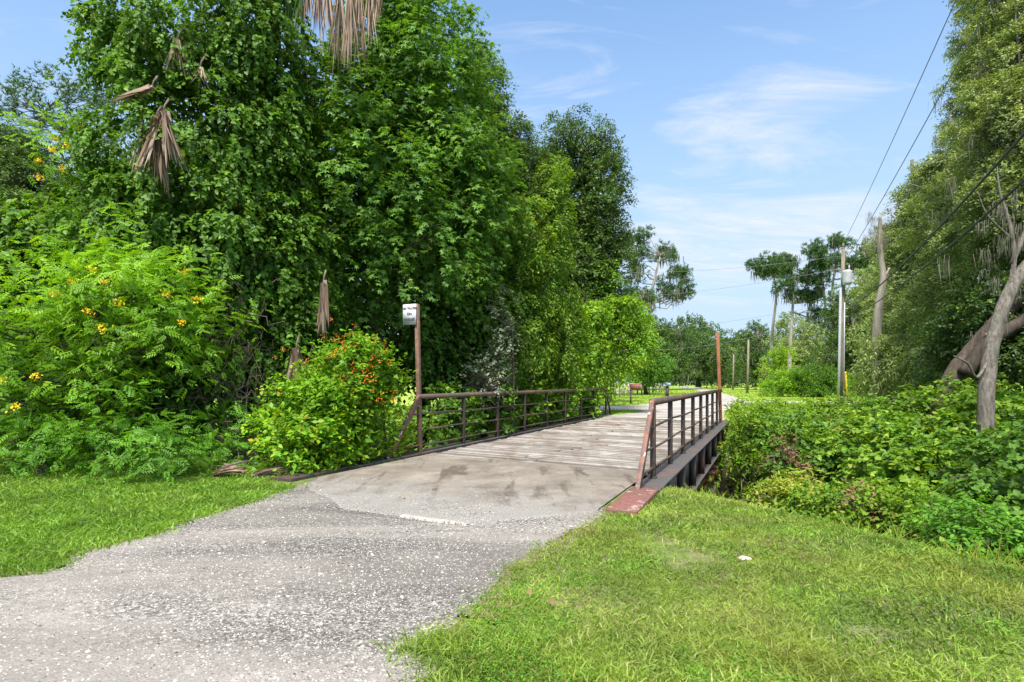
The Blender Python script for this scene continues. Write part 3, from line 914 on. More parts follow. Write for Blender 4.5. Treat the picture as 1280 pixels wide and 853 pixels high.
RH = 1.10
def railing(name, label, ss, p0, sg):
    rl = empty(name, B(ss[0], p0, .03)); 
    rl.parent = bridge; rl.matrix_parent_inverse = Matrix.Translation(-bridge.location)
    tag(rl, label)
    bot = .036
    z3, z2, z1 = .17, .46, .76
    for i, s in enumerate(ss):
        last = i == len(ss) - 1
        if (sg > 0 and last) or (sg < 0 and i == 0): continue
        mb = MB(); mb.bbox(s - .035, s + .035, p0 - .035, p0 + .035, bot, RH - .055, )
        if i % 2 == 0: mb.bbox(s - .06, s + .06, p0 - .05, p0 + .05, bot, bot + .02)
        mb.build('post', STEEL, rl, bevel=.003)
    mb = MB(); 
    a, b = ss[0] - .05, ss[-1] + .05
    pts = [a, b]
    for u, v in zip(pts[:-1], pts[1:]):
        d1 = random.uniform(-.006, .006)
        mb.bar(B(u, p0, RH - .005), B(v, p0, RH - .005 + d1 * 0), .085, .09)
    mb.build('top_rail', RAILM, rl)
    for z in (z1, z2, z3):
        mb = MB()
        st = ss[0] - {z1: .34, z2: .64, z3: .9}[z]
        if sg < 0 and z == z2: st = ss[0] + .35
        n = 18; pts = np.linspace(st, b - .03, n)
        mb.tube([B(u, p0 - sg * .0, z + .012 * math.sin(u * 1.7 + z * 5)) for u in pts], .017, 8)
        mb.build('mid_rail' if z > .2 else 'bottom_rail', RAILM, rl, smooth=True)
    mb = MB(); mb.bar(B(ss[0] - 1.02, p0, .02), B(ss[0] - .02, p0, RH - .01), .10, .06, up=tuple(N))
    tag(mb.build('end_brace', PATCHM, rl, bevel=.004), 'slanted end brace with patches of peeling white paint')
    mb = MB(); mb.bar(B(ss[-1] + .75, p0, .0), B(ss[-1] + .08, p0, RH - .01), .08, .06, up=tuple(N))
    if sg < 0: mb.build('end_brace', STEEL, rl)
    return rl
railing('railing', 'right railing nearer the grass verge, with orange rust along its top', SRt, PR, 1)
railing('railing', 'left railing along the dark vines', SL, PL, -1)

# the two tall end posts
def tallpost(s, p, h, name, w, lean=(0, 0)):
    mb = MB(); a = B(s, p, .036); b = B(s, p, h) + np.array([lean[0], lean[1], 0])
    mb.bar(a, b, w, w, up=tuple(D))
    return mb
mb = tallpost(SRt[-1], PR, 3.02, 'tall_post', .10, (-.10, 0)); mb.build('tall_post', ORRST, bridge, bevel=.005)

sp = empty('sign_post', B(SL[0], PL, .036))
tag(sp, 'tall rusty square post carrying a small white sign at the left railing', 'post')
mb = tallpost(SL[0], PL, 2.86, 'post', .075, (-.06, 0)); mb.build('square_tube', ORPOST, sp, bevel=.004)
sg = empty('road_sign', B(SL[0] - .06, PL, 2.4))
tag(sg, 'small weathered white sign reading NO TRUCKS ON BRIDGE on the tall rusty post', 'sign')
m_sg, nt, out = newmat('weathered_white_sign'); n1 = noise(nt, coords(nt), 14, 5, .7)
principled(nt, out, ramp(nt, n1, [(.3, (.50, .54, .54)), (.6, (.66, .68, .68)), (.85, (.48, .45, .40))]), .5, .4)
m_tx, nt, out = newmat('faded_black_paint'); n1 = noise(nt, coords(nt), 40, 4, .6)
principled(nt, out, ramp(nt, n1, [(.35, (.03, .035, .04)), (.75, (.12, .13, .14))]), .6, .3)
ctr = B(SL[0] - .075, PL, 2.66) - N * .125 + np.array([-.052, 0, 0])
U = N * 1.0
mb = MB()
hw, hh_ = .15, .195
q = []
for dd in (0, .004):
    for a, b in ((-1, -1), (1, -1), (1, 1), (-1, 1)):
        q.append(ctr + U * hw * a + np.array([0, 0, hh_ * b]) - D * dd)
mb.box8(q); mb.build('sign_plate', m_sg, sg)
def lettering(body, ctr3, size, mat, parent, right, normal, name='lettering', ext=.0015):
    cu = bpy.data.curves.new(name, 'FONT'); cu.body = body; cu.size = size; cu.align_x = 'CENTER'; cu.align_y = 'CENTER'; cu.extrude = ext; cu.offset = .0022
    tmp = bpy.data.objects.new(name, cu)
    me = bpy.data.meshes.new_from_object(tmp); bpy.data.objects.remove(tmp)
    me.materials.clear(); me.materials.append(mat)
    o = bpy.data.objects.new(name, me); COL.objects.link(o)
    X = Vector(right).normalized(); Z = Vector(normal).normalized(); Y = Z.cross(X)
    M = Matrix((X, Y, Z)).transposed().to_4x4(); M.translation = Vector(ctr3)
    o.parent = parent; o.matrix_parent_inverse = Matrix.Translation(-parent.location); o.matrix_basis = M
    return o
for txt, dz, sz in (('NO TRUCKS', .115, .056), ('ON', .01, .07), ('BRIDGE', -.10, .07)):
    lettering(txt, ctr - D * .010 + np.array([0, 0, dz]), sz, m_tx, sg, N, -D)
EXPO = 1.3
def WW(*a): return [W(*q) for q in a]

# ================================================================== LEFT SIDE
# yellow elder in front
ye = [EL(55, 425, 9.6, 95, 60, 1.1), EL(165, 395, 9.3, 72, 50, .9), EL(235, 400, 9.6, 46, 46, .7), EL(20, 505, 9.2, 60, 50, .9), EL(100, 370, 9.8, 80, 40, .8), EL(165, 335, 9.9, 26, 36, .4)]
fl = [W(x, y, z) for x, y, z in ((115, 338, 8.7), (131, 352, 8.6), (232, 340, 8.7), (208, 369, 8.6), (128, 411, 8.35), (68, 368, 8.5), (228, 404, 8.6), (45, 470, 8.3), (20, 508, 8.2), (245, 375, 8.8), (150, 380, 8.4), (0, 475, 8.2), (110, 390, 8.4), (90, 352, 8.7))]
plant('flowering_shrub', 'big lime green shrub with yellow flowers at the left edge beside the lawn', 'shrub', ye, 'pinnate', 'elder', .19,
      trunk=WW((120, 590, 9.9), (125, 500, 10), (120, 400, 9.8)), rad=.05, cover=2.1, lump=.26, spray=6, fill=.15, droop=.3, axis_up=.4, flowers=[('yellow', [q * np.array([.955, .955, 1]) + np.array([0, 0, (q[2] - EYE) * -.045]) for q in fl], 26, .042)], nlimb=26, ragged=.45, stem='stems')
ye2 = [EL(85, 212, 10.8, 28, 26, .4), EL(105, 245, 10.9, 18, 22, .3), EL(66, 192, 10.7, 16, 16, .25)]
fl2 = [W(x, y, z) for x, y, z in ((48, 201, 10.3), (102, 163, 10.4), (70, 175, 10.3), (67, 188, 10.2), (83, 183, 10.2), (80, 212, 10.2), (50, 222, 10.2))]
plant('flowering_shrub', 'tall slim yellow-flowered shoot rising against the sky at upper left', 'shrub', ye2, 'pinnate', 'elder', .2,
      trunk=WW((120, 570, 11.5), (125, 420, 11.3), (105, 300, 11), (85, 205, 10.8)), rad=.04, cover=2.0, lump=.4, spray=6, fill=.1, flowers=[('yellow', fl2, 30, .048)], nlimb=12, ragged=.5, stem='stems')
# low leafy plants at lawn edge
for i, (cx, cy, z, rx, ry, lab) in enumerate(((45, 572, 8.6, 62, 30, 'low leafy green plant at the far left lawn edge'), (165, 555, 8.5, 72, 42, 'low bright fern-like plant spreading under the yellow-flowered shrub'),
                            (215, 592, 8.3, 24, 14, 'small ferny sprout beside the fallen dead fronds'), (285, 560, 9.4, 36, 32, 'dark weedy plant behind the fallen dead fronds'))):
    plant('leafy_plant', lab, 'plant', [EL(cx, cy, z, rx, ry, .5), EL(cx + rx * .4, cy + 8, z - .1, rx * .6, ry * .7, .35)], 'pinnate', 'fern', .16, rad=.012, cover=2.2, lump=.4, spray=6, fill=.15, droop=.35, nlimb=10, stem='stems', group=None)
# vine mass on the palm
vm = [EL(240, 60, 11.8, 115, 75, 1.5), EL(330, 70, 11.9, 50, 85, 1.3), EL(250, 190, 11.7, 112, 95, 1.6), EL(150, 55, 11.8, 42, 38, .7), EL(338, 190, 12, 52, 90, 1.3), EL(265, 310, 11.4, 105, 95, 1.6), EL(340, 330, 11.6, 65, 90, 1.3),
      EL(170, 280, 11.2, 70, 75, 1.0), EL(325, 450, 11.6, 62, 70, 1.2), EL(250, 450, 11.5, 60, 80, 1.0), EL(385, 440, 11.9, 35, 80, 1.0), EL(330, 540, 11.3, 50, 45, .8)]
plant('vine', 'huge curtain of heart-leaved vine smothering the palm at left', 'vine', vm, 'heart', 'vine', .072, trunk=WW((330, 590, 11.8), (320, 400, 12.2), (280, 200, 12.2), (240, 60, 12.2)), rad=.05, bark=TWIG,
      cover=2.7, lump=.24, spray=10, fill=.22, droop=.9, axis_up=-.3, upn=.55, ragged=.5, nlimb=50, crown='foliage', stem='stems')
plant('vine', 'tangle of vine behind the yellow-flowered shrub at the far left', 'vine', [EL(40, 360, 11.4, 90, 60, 1.0), EL(75, 300, 11.6, 70, 50, .9), EL(30, 470, 11.3, 80, 90, .9), EL(160, 500, 10.9, 110, 80, .8)], 'heart', 'vine', .09,
      rad=.03, bark=TWIG, cover=2.8, lump=.3, spray=9, fill=.25, droop=.8, axis_up=-.2, nlimb=20, crown='foliage', stem='stems')
# trailing shoot against the sky
mb = MB(); tp = WW((130, 62, 11), (112, 66, 10.9), (98, 66, 10.9), (84, 72, 10.9), (70, 84, 10.8), (57, 97, 10.8)); mb.tube(tp, .006, 4)
vs_ = mb.build('vine_shoot', TWIG); tag(vs_, 'thin leafy vine shoot trailing left against the blue sky', 'vine')
tc_ = np.array(catmull(tp, 6)); q_ = np.repeat(tc_, 2, 0) + RS.normal(size=(len(tc_) * 2, 3)) * .05
link('leaves', leaves_mesh('leaves', q_, rnd_dirs(len(q_)) + np.array([0, 0, -.5]), rnd_dirs(len(q_)) + np.array([0, -1, .6]), RS.uniform(.04, .10, len(q_)), 'heart', LM['vine']), vs_)

# palm: trunk, live fans, dead fronds
palm = empty('palm_tree', W(300, 600, 12.6)[:2].tolist() + [0.0])
tag(palm, 'tall cabbage palm buried in vines, dead brown fronds hanging from it', 'palm tree')
mb = MB(); pp = catmull(WW((300, 575, 12.6), (305, 300, 12.6), (330, 60, 12.6), (350, -60, 12.6)), 8); mb.tube(pp, [.24] * len(pp), 12, rough=.08)
mb.build('trunk', BARK, palm, smooth=True)
def dead_frond(c, n, L, spread, wd, matk='dead', down=1.0, name='dead_frond', mean=None, stemlen=.28):
    c = np.array(c, float)
    P = np.repeat(c[None], n, 0) + RS.normal(size=(n, 3)) * .02
    a = RS.uniform(-1, 1, n)
    base = np.array([0, 0, -down]) if mean is None else np.array(mean, float)
    Dr = base[None] + np.stack([a * spread, RS.normal(size=n) * spread * .5, np.abs(RS.normal(size=n)) * .1], 1)
    me = blades_mesh(name, P, Dr, L * RS.uniform(.55, 1.05, n), np.full(n, wd) * RS.uniform(.6, 1.3, n), LM[matk], droop=.25, seg=4)
    # petiole joined into the same mesh object through a child
    o = link(name, me, palm)
    mb = MB(); mb.tube([c + np.array([0, .15, stemlen]), c + np.array([0, .05, stemlen * .5]), c], [.02, .016, .012], 6); mb.build('petiole', TWIG, o)
    return o
dead_frond(W(195, 148, 10.0), 46, 1.2, .22, .085)
dead_frond(W(204, 140, 9.9), 34, 1.0, .34, .07)
dead_frond(W(178, 155, 10.0), 22, .8, .2, .06)
dead_frond(W(190, 110, 10.0), 34, .62, .22, .05, mean=(-.9, -.1, -.45))
dead_frond(W(205, 138, 10.4), 10, .3, .5, .05)
dead_frond(W(222, 50, 10.4), 24, .62, .32, .035)
dead_frond(W(250, 85, 10.3), 14, .35, .5, .03)
dead_frond(W(404, 355, 10.6), 30, .85, .13, .06)
dead_frond(W(370, 438, 9.9), 34, .66, .40, .075)
dead_frond(W(300, 370, 10.6), 16, .5, .3, .04)
for x, L in ((385, .8), (398, 1.15), (410, 1.3), (424, 1.5), (438, 1.55), (450, 1.45), (462, 1.3), (472, .9)):
    dead_frond(W(x, -22 + RS.uniform(-8, 8), 11.4 + RS.uniform(-.3, .3)), 40, L, .13, .03)
for x, L in ((345, .9), (360, 1.3), (375, 1.6), (330, .7)):
    dead_frond(W(x, -20, 11.6), 34, L, .12, .03, matk='oak')
# fallen fronds on the lawn edge
def ground_frond(cx, cy, az, n, label, up=.15):
    c = G(cx, cy); c[2] += .05
    P = np.repeat(c[None], n, 0) + RS.normal(size=(n, 3)) * .02
    a = az + RS.uniform(-.7, .7, n)
    Dr = np.stack([np.cos(a), np.sin(a), RS.uniform(up - .15, up + .3, n)], 1)
    me = blades_mesh('fallen_frond', P, Dr, RS.uniform(.25, .5, n), RS.uniform(.02, .05, n), LM['dead'], droop=.3, seg=3)
    return tag(link('fallen_frond', me), label, 'palm frond', 'dead fronds lying on the grass')
ground_frond(268, 598, 0.3, 30, 'dry grey palm frond lying left on the lawn edge', .3)
ground_frond(300, 594, 2.4, 26, 'dry tan palm frond lying in the middle of the dead pile')
ground_frond(318, 597, .5, 26, 'dry brown palm frond lying rightmost beside the flowering bush')
# live fans above the frame (they shade the top of the vine)
for k in range(7):
    az = k / 7 * 2 * PI; c = W(350, -75, 12.6) + np.array([math.cos(az), math.sin(az), .5]) * .9
    n = 26; a = RS.uniform(-1.2, 1.2, n) + az
    me = blades_mesh('frond', np.repeat(c[None], n, 0), np.stack([np.cos(a), np.sin(a), RS.uniform(-.2, .5, n)], 1), RS.uniform(.8, 1.3, n), np.full(n, .06), LM['oak'], droop=.4, seg=4)
    link('frond', me, palm)

# dry twig tangle
def tangle(cx, cy, Z, rx, ry, n, label, name='twig_tangle'):
    mb = MB()
    for _ in range(n):
        a = W(cx + RS.normal() * rx, cy + RS.normal() * ry, Z + RS.normal() * .3); b = a + RS.normal(size=3) * np.array([.45, .25, .55])
        mb.tube(wig(a, b, 4, .12), [.009, .008, .007, .006, .004], 4, cap=False)
    o = mb.build(name, TWIG); return tag(o, label, 'twigs')
tangle(295, 470, 10.3, 24, 55, 130, 'grey tangle of dry twigs in the dark gap between the two flowering bushes')
tangle(320, 560, 9.7, 25, 22, 70, 'low dry twigs behind the fallen fronds')

# firebush
fb = [EL(445, 478, 9.8, 62, 42, .7), EL(490, 488, 9.9, 36, 34, .5), EL(395, 535, 9.1, 66, 44, .8), EL(455, 545, 9.2, 58, 42, .7), EL(385, 562, 8.9, 44, 30, .6), EL(365, 500, 9.3, 22, 30, .3), EL(500, 545, 9.9, 24, 34, .4), EL(430, 510, 9.6, 70, 35, .6)]
fo = [W(420 + RS.normal() * 18 if i < 22 else 455 + RS.normal() * 34, 440 + RS.normal() * 18 if i < 22 else 470 + RS.normal() * 26, 9.3 + RS.uniform(-.2, .3)) for i in range(75)] + [W(415, 425, 9.2), W(412, 445, 9.2), W(418, 465, 9.1), W(350, 492, 8.7)]
fo = [W(q[0] / q[1] * F + 640, HY - (q[2] - EYE) / q[1] * F, q[1] - .22) for q in fo if q[0] / q[1] * F + 640 < 496]
plant('orange_flowered_bush', 'rounded bright green bush with orange-red flowers beside the left railing end', 'bush', fb, 'oval', 'fire', .095, rad=.03, cover=3.2, lump=.27, spray=9, sprayL=.26, fill=.2, droop=.2, axis_up=.5,
      flowers=[('orange', fo, 8, .032)], nlimb=40, ragged=.4, stem='stems')

# sweetgum
gm = [EL(500, 45, 14.5, 62, 70, 1.6), EL(455, 150, 14, 62, 75, 1.8), EL(545, 120, 14.6, 62, 80, 1.8), EL(485, 230, 13.6, 72, 70, 1.8), EL(570, 220, 14.6, 58, 75, 1.7), EL(440, 300, 13.6, 55, 60, 1.4), EL(520, 320, 13.8, 70, 62, 1.5),
      EL(585, 300, 14.6, 40, 60, 1.2), EL(420, 380, 13.6, 40, 45, 1.0), EL(500, -40, 15, 50, 60, 1.4), EL(610, 230, 15.4, 30, 55, 1.0)]
plant('sweetgum_tree', 'tall sweetgum with star-shaped leaves towering left of the bridge', 'tree', gm, 'star', 'gum', .15, trunk=WW((475, 590, 14.8), (470, 420, 14.8), (490, 200, 14.9), (500, 0, 15)), rad=.2, bark=BARK,
      cover=2.4, lump=.23, spray=8, sprayL=.5, fill=.3, droop=.5, nlimb=50, ragged=.7)
# bright leaves left of sweetgum
plant('leafy_shrub', 'yellow-green leafy sapling squeezed between the vine curtain and the sweetgum', 'shrub', [EL(400, 195, 13.0, 22, 50, .5), EL(408, 130, 13.2, 20, 28, .4), EL(398, 270, 13, 18, 40, .4)], 'heart', 'yg', .1,
      trunk=WW((410, 580, 13.2), (405, 400, 13.2), (402, 180, 13.2)), rad=.04, cover=2.5, lump=.4, spray=6, fill=.15)

# trees behind, left to right
plant('moss_draped_oak', 'dark mossy oak at the far left edge behind the shrubs', 'tree', [EL(10, 240, 23, 55, 60, 2.5), EL(40, 300, 22, 60, 45, 2), EL(70, 260, 24, 50, 40, 2), EL(-50, 200, 24, 60, 70, 3), EL(20, 190, 24, 40, 22, 1.5)], 'oval', 'oak', .09,
      trunk=WW((40, 520, 23.5), (30, 380, 23.5), (15, 230, 23.5)), rad=.3, cover=2.6, lump=.28, fill=.25, moss=(60, .9, .025), nlimb=40, minz=.5)
plant('pine_tree', 'airy pine at upper left with sky showing through its crown', 'tree', [EL(25, 135, 27, 30, 14, 1.3), EL(75, 130, 27, 38, 16, 1.5), EL(120, 150, 27.5, 32, 28, 1.5), EL(50, 160, 27, 30, 8, 1), EL(140, 120, 28, 22, 15, 1), EL(105, 185, 27, 25, 14, 1), EL(0, 120, 27, 18, 9, .8)], 'needles', 'pine', .22,
      trunk=WW((165, 520, 28), (130, 330, 28), (90, 190, 27.5), (55, 140, 27)), rad=.22, bark=BARKP, cover=1.1, lump=.45, spray=5, fill=.04, nlimb=36, droop=0, ragged=.6)
BK = [('broadleaf_tree', 'dark leafy tree hidden behind the vine curtain at left', [EL(120, 430, 17, 160, 100, 2.5), EL(230, 320, 18, 110, 150, 2.5)], 17),
      ('broadleaf_tree', 'dark leafy tree behind the palm and the sweetgum', [EL(370, 300, 18, 110, 150, 2.5), EL(400, 430, 16.5, 90, 100, 2)], 18),
      ('broadleaf_tree', 'dark leafy tree behind the sign post', [EL(520, 420, 19, 100, 90, 2.5), EL(560, 300, 20, 90, 130, 2.5)], 19),
      ('broadleaf_tree', 'dark leafy tree behind the middle of the left railing', [EL(660, 420, 25, 80, 80, 3), EL(690, 330, 26, 60, 90, 3)], 25)]
for nm, lb, els, z in BK:
    plant(nm, lb, 'tree', els, 'oval', 'oak', .16, rad=.25, cover=1.9, lump=.3, fill=.5, nlimb=16)
plant('oak_tree', 'narrow dark oak showing its ragged right edge behind the sweetgum', 'tree', [EL(600, 130, 18.5, 26, 45, 1.5), EL(625, 190, 18.5, 28, 45, 1.5), EL(628, 260, 18.5, 34, 50, 1.8), EL(600, 90, 19, 14, 22, .9), EL(640, 220, 18, 14, 50, .8), EL(652, 200, 19, 16, 34, .9), EL(668, 232, 19.5, 15, 34, .9), EL(684, 262, 20, 13, 34, .9)], 'oval', 'oak', .085,
      trunk=WW((600, 560, 19), (610, 330, 19), (600, 100, 19)), rad=.2, cover=2.4, lump=.3, fill=.25, nlimb=40, ragged=.6)
vt = [EL(600, 380, 16.2, 48, 70, 1.4), EL(640, 300, 17.2, 42, 65, 1.4), EL(590, 470, 15.6, 45, 40, 1.0), EL(690, 260, 19, 26, 55, 1.3), EL(680, 340, 19, 40, 60, 1.6), EL(640, 410, 17.5, 46, 60, 1.4), EL(700, 420, 20, 40, 50, 1.5), EL(545, 430, 15.2, 36, 60, .9)]
plant('vine_covered_tree', 'tree wrapped in round-leaved vine behind the tall sign post', 'tree', vt[:1] + vt[2:3] + vt[7:], 'heart', 'vine', .085, rad=.14, cover=2.7, lump=.26, spray=10, fill=.25, droop=.9, axis_up=-.3, nlimb=30)
plant('vine_covered_tree', 'yellowish vine-covered tree leaning over the middle of the left railing', 'tree', vt[1:2] + vt[3:7], 'oval', 'brush', .10, rad=.16, cover=2.6, lump=.27, spray=9, fill=.25, droop=.8, axis_up=-.2, nlimb=36, ragged=.5)
plant('oak_tree', 'dark green oak with a lumpy crown standing behind the bridge end', 'tree', [EL(715, 190, 27, 34, 32, 2), EL(755, 195, 27, 16, 26, 1.2), EL(740, 250, 27, 34, 40, 2.2), EL(700, 235, 27, 30, 45, 2), EL(745, 310, 27, 34, 50, 2.4), EL(715, 330, 27, 40, 60, 2.4), EL(760, 290, 27, 18, 25, 1.2), EL(758, 390, 28, 22, 40, 2), EL(776, 238, 27, 9, 9, .8), EL(772, 325, 27, 12, 14, 1), EL(768, 212, 27, 7, 12, .7), EL(690, 205, 27, 14, 14, 1)], 'oval', 'oak', .11,
      trunk=WW((735, 520, 28), (735, 380, 28), (730, 200, 27.5)), rad=.32, cover=2.1, lump=.30, fill=.25, nlimb=60, ragged=.9)
plant('silver_leaved_shrub', 'greyish silver-leaved shrub behind the left railing', 'shrub', [EL(635, 400, 14.6, 22, 34, .5), EL(655, 430, 14.8, 26, 30, .6), EL(620, 455, 14.3, 22, 30, .5), EL(600, 480, 14, 20, 18, .4)], 'oval', 'silver', .085,
      trunk=WW((640, 560, 15), (642, 480, 15), (640, 400, 15)), rad=.04, bark=TWIG, cover=.9, lump=.4, spray=6, fill=.08, nlimb=34, ragged=.5)
plant('vine_mound', 'bright lime vine spilling over the far end of the left railing', 'vine', [EL(745, 415, 24, 42, 32, 2), EL(775, 395, 25, 32, 22, 1.6), EL(730, 455, 22.5, 42, 34, 1.6), EL(790, 425, 25.5, 22, 30, 1.4), EL(700, 470, 20.5, 34, 24, 1.1), EL(765, 455, 24, 22, 34, 1.2), EL(748, 350, 26, 20, 26, 1.2)], 'oval', 'vineb', .12,
      rad=.05, cover=2.9, lump=.28, spray=8, fill=.25, droop=.8, axis_up=0, nlimb=20, crown='foliage', stem='stems', ragged=.5)
plant('vine_mound', 'dark green vine climbing the near half of the left railing', 'vine', [EL(565, 520, 13.4, 36, 34, .5), EL(610, 510, 14.6, 34, 30, .5), EL(545, 560, 12.6, 22, 26, .35)], 'heart', 'vine', .08,
      rad=.02, cover=2.2, lump=.32, spray=8, fill=.3, crown='foliage', stem='stems', nlimb=14)
plant('vine_mound', 'mid green vine behind the far half of the left railing', 'vine', [EL(660, 500, 17.4, 34, 24, .6), EL(700, 505, 19.6, 30, 20, .6), EL(735, 503, 22, 22, 16, .6)], 'heart', 'vineb', .09,
      rad=.02, cover=2.4, lump=.32, spray=8, fill=.3, crown='foliage', stem='stems', nlimb=14)

# ================================================================== MIDDLE DISTANCE
plant('shade_tree', 'rounded light green tree behind the rail fence', 'tree', [EL(808, 452, 62, 26, 26, 2.4), EL(790, 440, 60, 20, 25, 2), EL(822, 462, 62, 14, 16, 1.6), EL(795, 418, 62, 14, 16, 1.6)], 'clump', 'gum', .26, rad=.2, cover=3, lump=.3, fill=.3, nlimb=14)
plant('shade_tree', 'pale green tree filling the gap beyond the bridge end', 'tree', [EL(775, 440, 40, 18, 40, 1.6), EL(760, 470, 38, 16, 16, 1), EL(785, 400, 46, 18, 22, 1.6)], 'clump', 'vineb', .22, rad=.15, cover=2.4, lump=.3, fill=.3, nlimb=14)
def mossytree(label, ells, trunk, rad, bark, mat='pine', size=.34, moss=(60, 2.2, .12), name='pine_tree', cover=2.0, kind='needles', nl=24, **kw):
    kw.pop('lump', None); kw.pop('fill', None)
    pf = puffs(ells, 6, .72, .42)
    return plant(name, label, 'tree', pf, kind, mat, .22, trunk=trunk, rad=rad, bark=bark, cover=.8 * cover, lump=.8, spray=4, sprayL=.3, fill=.35, moss=(int(moss[0] * .35), moss[1] * .7, moss[2] * .7), nlimb=nl, droop=0, minlimb=kw.pop('minlimb', .55), **kw)
mossytree('spreading pine with long grey moss, left of the open sky', [EL(780, 302, 62, 14, 9, 2), EL(805, 298, 62, 16, 9, 2), EL(830, 318, 62, 20, 13, 2.2), EL(800, 318, 62, 18, 7, 2), EL(848, 340, 62, 12, 14, 1.6), EL(838, 362, 62, 18, 13, 2), EL(855, 365, 62, 8, 10, 1), EL(815, 375, 62, 16, 12, 2), EL(785, 345, 63, 22, 14, 2), EL(790, 375, 63, 20, 16, 2)],
          WW((813, 484, 63), (812, 420, 63), (814, 370, 62), (826, 318, 62)), .3, BARKPALE, moss=(110, 2.6, .16), nl=34, cover=1.5, lump=.5, ragged=.3)
mossytree('flat-topped pine leftmost of the distant group by the road', [EL(950, 332, 74, 15, 9, 2.2), EL(972, 326, 74, 16, 8, 2.2), EL(962, 340, 74, 22, 7, 2.4), EL(984, 338, 74, 10, 7, 1.6)], WW((962, 484, 74), (965, 420, 74), (970, 370, 74), (966, 335, 74)), .25, BARKPALE, moss=(28, 2.6, .15), nl=16, cover=1.9, minlimb=.75)
mossytree('shaggy pine second from left, its bare limb bending right', [EL(990, 330, 70, 18, 11, 2.2), EL(1008, 345, 70, 12, 9, 2), EL(985, 352, 70, 14, 12, 2), EL(1020, 372, 70, 14, 7, 2), EL(1028, 395, 70, 12, 9, 1.6), EL(1000, 370, 70, 14, 8, 1.6)], WW((986, 486, 70), (988, 430, 70), (991, 380, 70), (992, 335, 70)), .27, BARKPALE, moss=(70, 2.8, .15), nl=22, cover=1.7, minlimb=.6)
mossytree('tallest pine behind the utility pole with a broad crown', [EL(1030, 315, 66, 18, 12, 2.2), EL(1055, 308, 66, 22, 12, 2.5), EL(1078, 318, 66, 16, 12, 2), EL(1045, 330, 66, 24, 8, 2.4), EL(1095, 325, 66, 10, 9, 1.6), EL(1070, 338, 66, 18, 8, 2)], WW((1046, 490, 66), (1044, 420, 66), (1040, 370, 66), (1046, 320, 66)), .28, BARKPALE, moss=(50, 2.6, .15), nl=22, cover=2.0, minlimb=.75)
mossytree('slender pine trunk just left of the utility pole', [EL(1030, 335, 68, 12, 8, 1.8), EL(1022, 350, 68, 8, 6, 1.4)], WW((1039, 490, 68), (1036, 420, 68), (1030, 370, 68), (1028, 338, 68)), .22, BARKPALE, moss=(16, 2.2, .15), nl=10, cover=1.6, minlimb=.75)
# far tree line
FARS = [('live_oak', 'broad dark live oak left of the road where it disappears', [EL(815, 440, 105, 26, 26, 6), EL(845, 430, 108, 26, 24, 6), EL(830, 458, 104, 34, 22, 6), EL(812, 415, 108, 14, 14, 4)], (828, 484, 106), 'oak', 22),
        ('live_oak', 'round live oak with a dark forked trunk beside the far road end', [EL(872, 440, 118, 24, 20, 6), EL(880, 456, 116, 26, 18, 6), EL(862, 450, 117, 16, 20, 5)], (873, 484, 117), 'oak', 20),
        ('live_oak', 'distant oak behind the tall red end post', [EL(902, 448, 135, 22, 18, 6), EL(895, 462, 133, 20, 16, 6)], (900, 483, 135), 'oak', 10),
        ('broadleaf_tree', 'grey-green distant tree between the red post and the first pole', [EL(922, 445, 140, 14, 18, 5), EL(915, 462, 138, 16, 16, 5)], (920, 483, 140), 'oakg', 8),
        ('broadleaf_tree', 'tall pointed distant tree behind the leaning far utility pole', [EL(942, 425, 105, 10, 16, 4), EL(947, 442, 104, 15, 20, 5), EL(942, 465, 103, 18, 14, 5)], (944, 484, 104), 'oak', 6),
        ('broadleaf_tree', 'hazy tree mass at the centre of the far tree line', [EL(860, 418, 150, 24, 16, 7), EL(905, 430, 160, 30, 12, 7), EL(935, 438, 160, 24, 14, 7)], (870, 482, 152), 'oak', 6)]
for nm, lb, els, b, mk, mo in FARS:
    plant(nm, lb, 'tree', els, 'clump', mk, .4, trunk=WW(b, (b[0], b[1] - 18, b[2]), (els[0][0][0] / els[0][0][1] * F + 640, b[1] - 40, b[2])), rad=.5, cover=2.3, lump=.24, fill=.3, moss=(mo * 3, 2.4, .22), nlimb=12, bark=BARKD)
RT = [('broadleaf_tree', 'grey-green bushy tree behind the two left pines', [EL(1000, 430, 90, 26, 34, 5), EL(980, 450, 88, 22, 26, 4), EL(1020, 445, 86, 24, 30, 4)], (1000, 486, 90), 'oakg'),
      ('broadleaf_tree', 'tall mid green tree behind the utility pole', [EL(1065, 400, 60, 26, 40, 4), EL(1085, 430, 55, 26, 50, 4), EL(1055, 450, 58, 30, 30, 3.5)], (1065, 490, 60), 'oak'),
      ('broadleaf_tree', 'mossy olive tree right of the utility pole', [EL(1110, 370, 50, 22, 46, 3.5), EL(1125, 430, 46, 34, 46, 3.5), EL(1090, 365, 54, 18, 22, 3)], (1110, 494, 50), 'oakg')]
for nm, lb, els, b, mk in RT:
    plant(nm, lb, 'tree', els, 'clump', mk, .3, trunk=WW(b, (b[0], b[1] - 40, b[2]), (b[0], b[1] - 80, b[2])), rad=.35, cover=2.6, lump=.27, fill=.3, moss=(50, 1.8, .12), nlimb=18)
plant('vine_covered_tree', 'slim tree wrapped in lime vine below the leftmost pine', 'tree', [EL(964, 462, 66, 6, 20, .8), EL(978, 446, 66, 8, 14, 1.2)], 'clump', 'yg', .26, rad=.15, cover=2.6, lump=.35, fill=.3, nlimb=8)
plant('roadside_bush', 'dark glossy bush left of the utility pole', 'bush', [EL(1022, 478, 52, 28, 17, 2), EL(1045, 482, 51, 14, 14, 1.4)], 'clump', 'vine', .2, rad=.06, cover=3, lump=.28, fill=.3, nlimb=8, stem='stems')
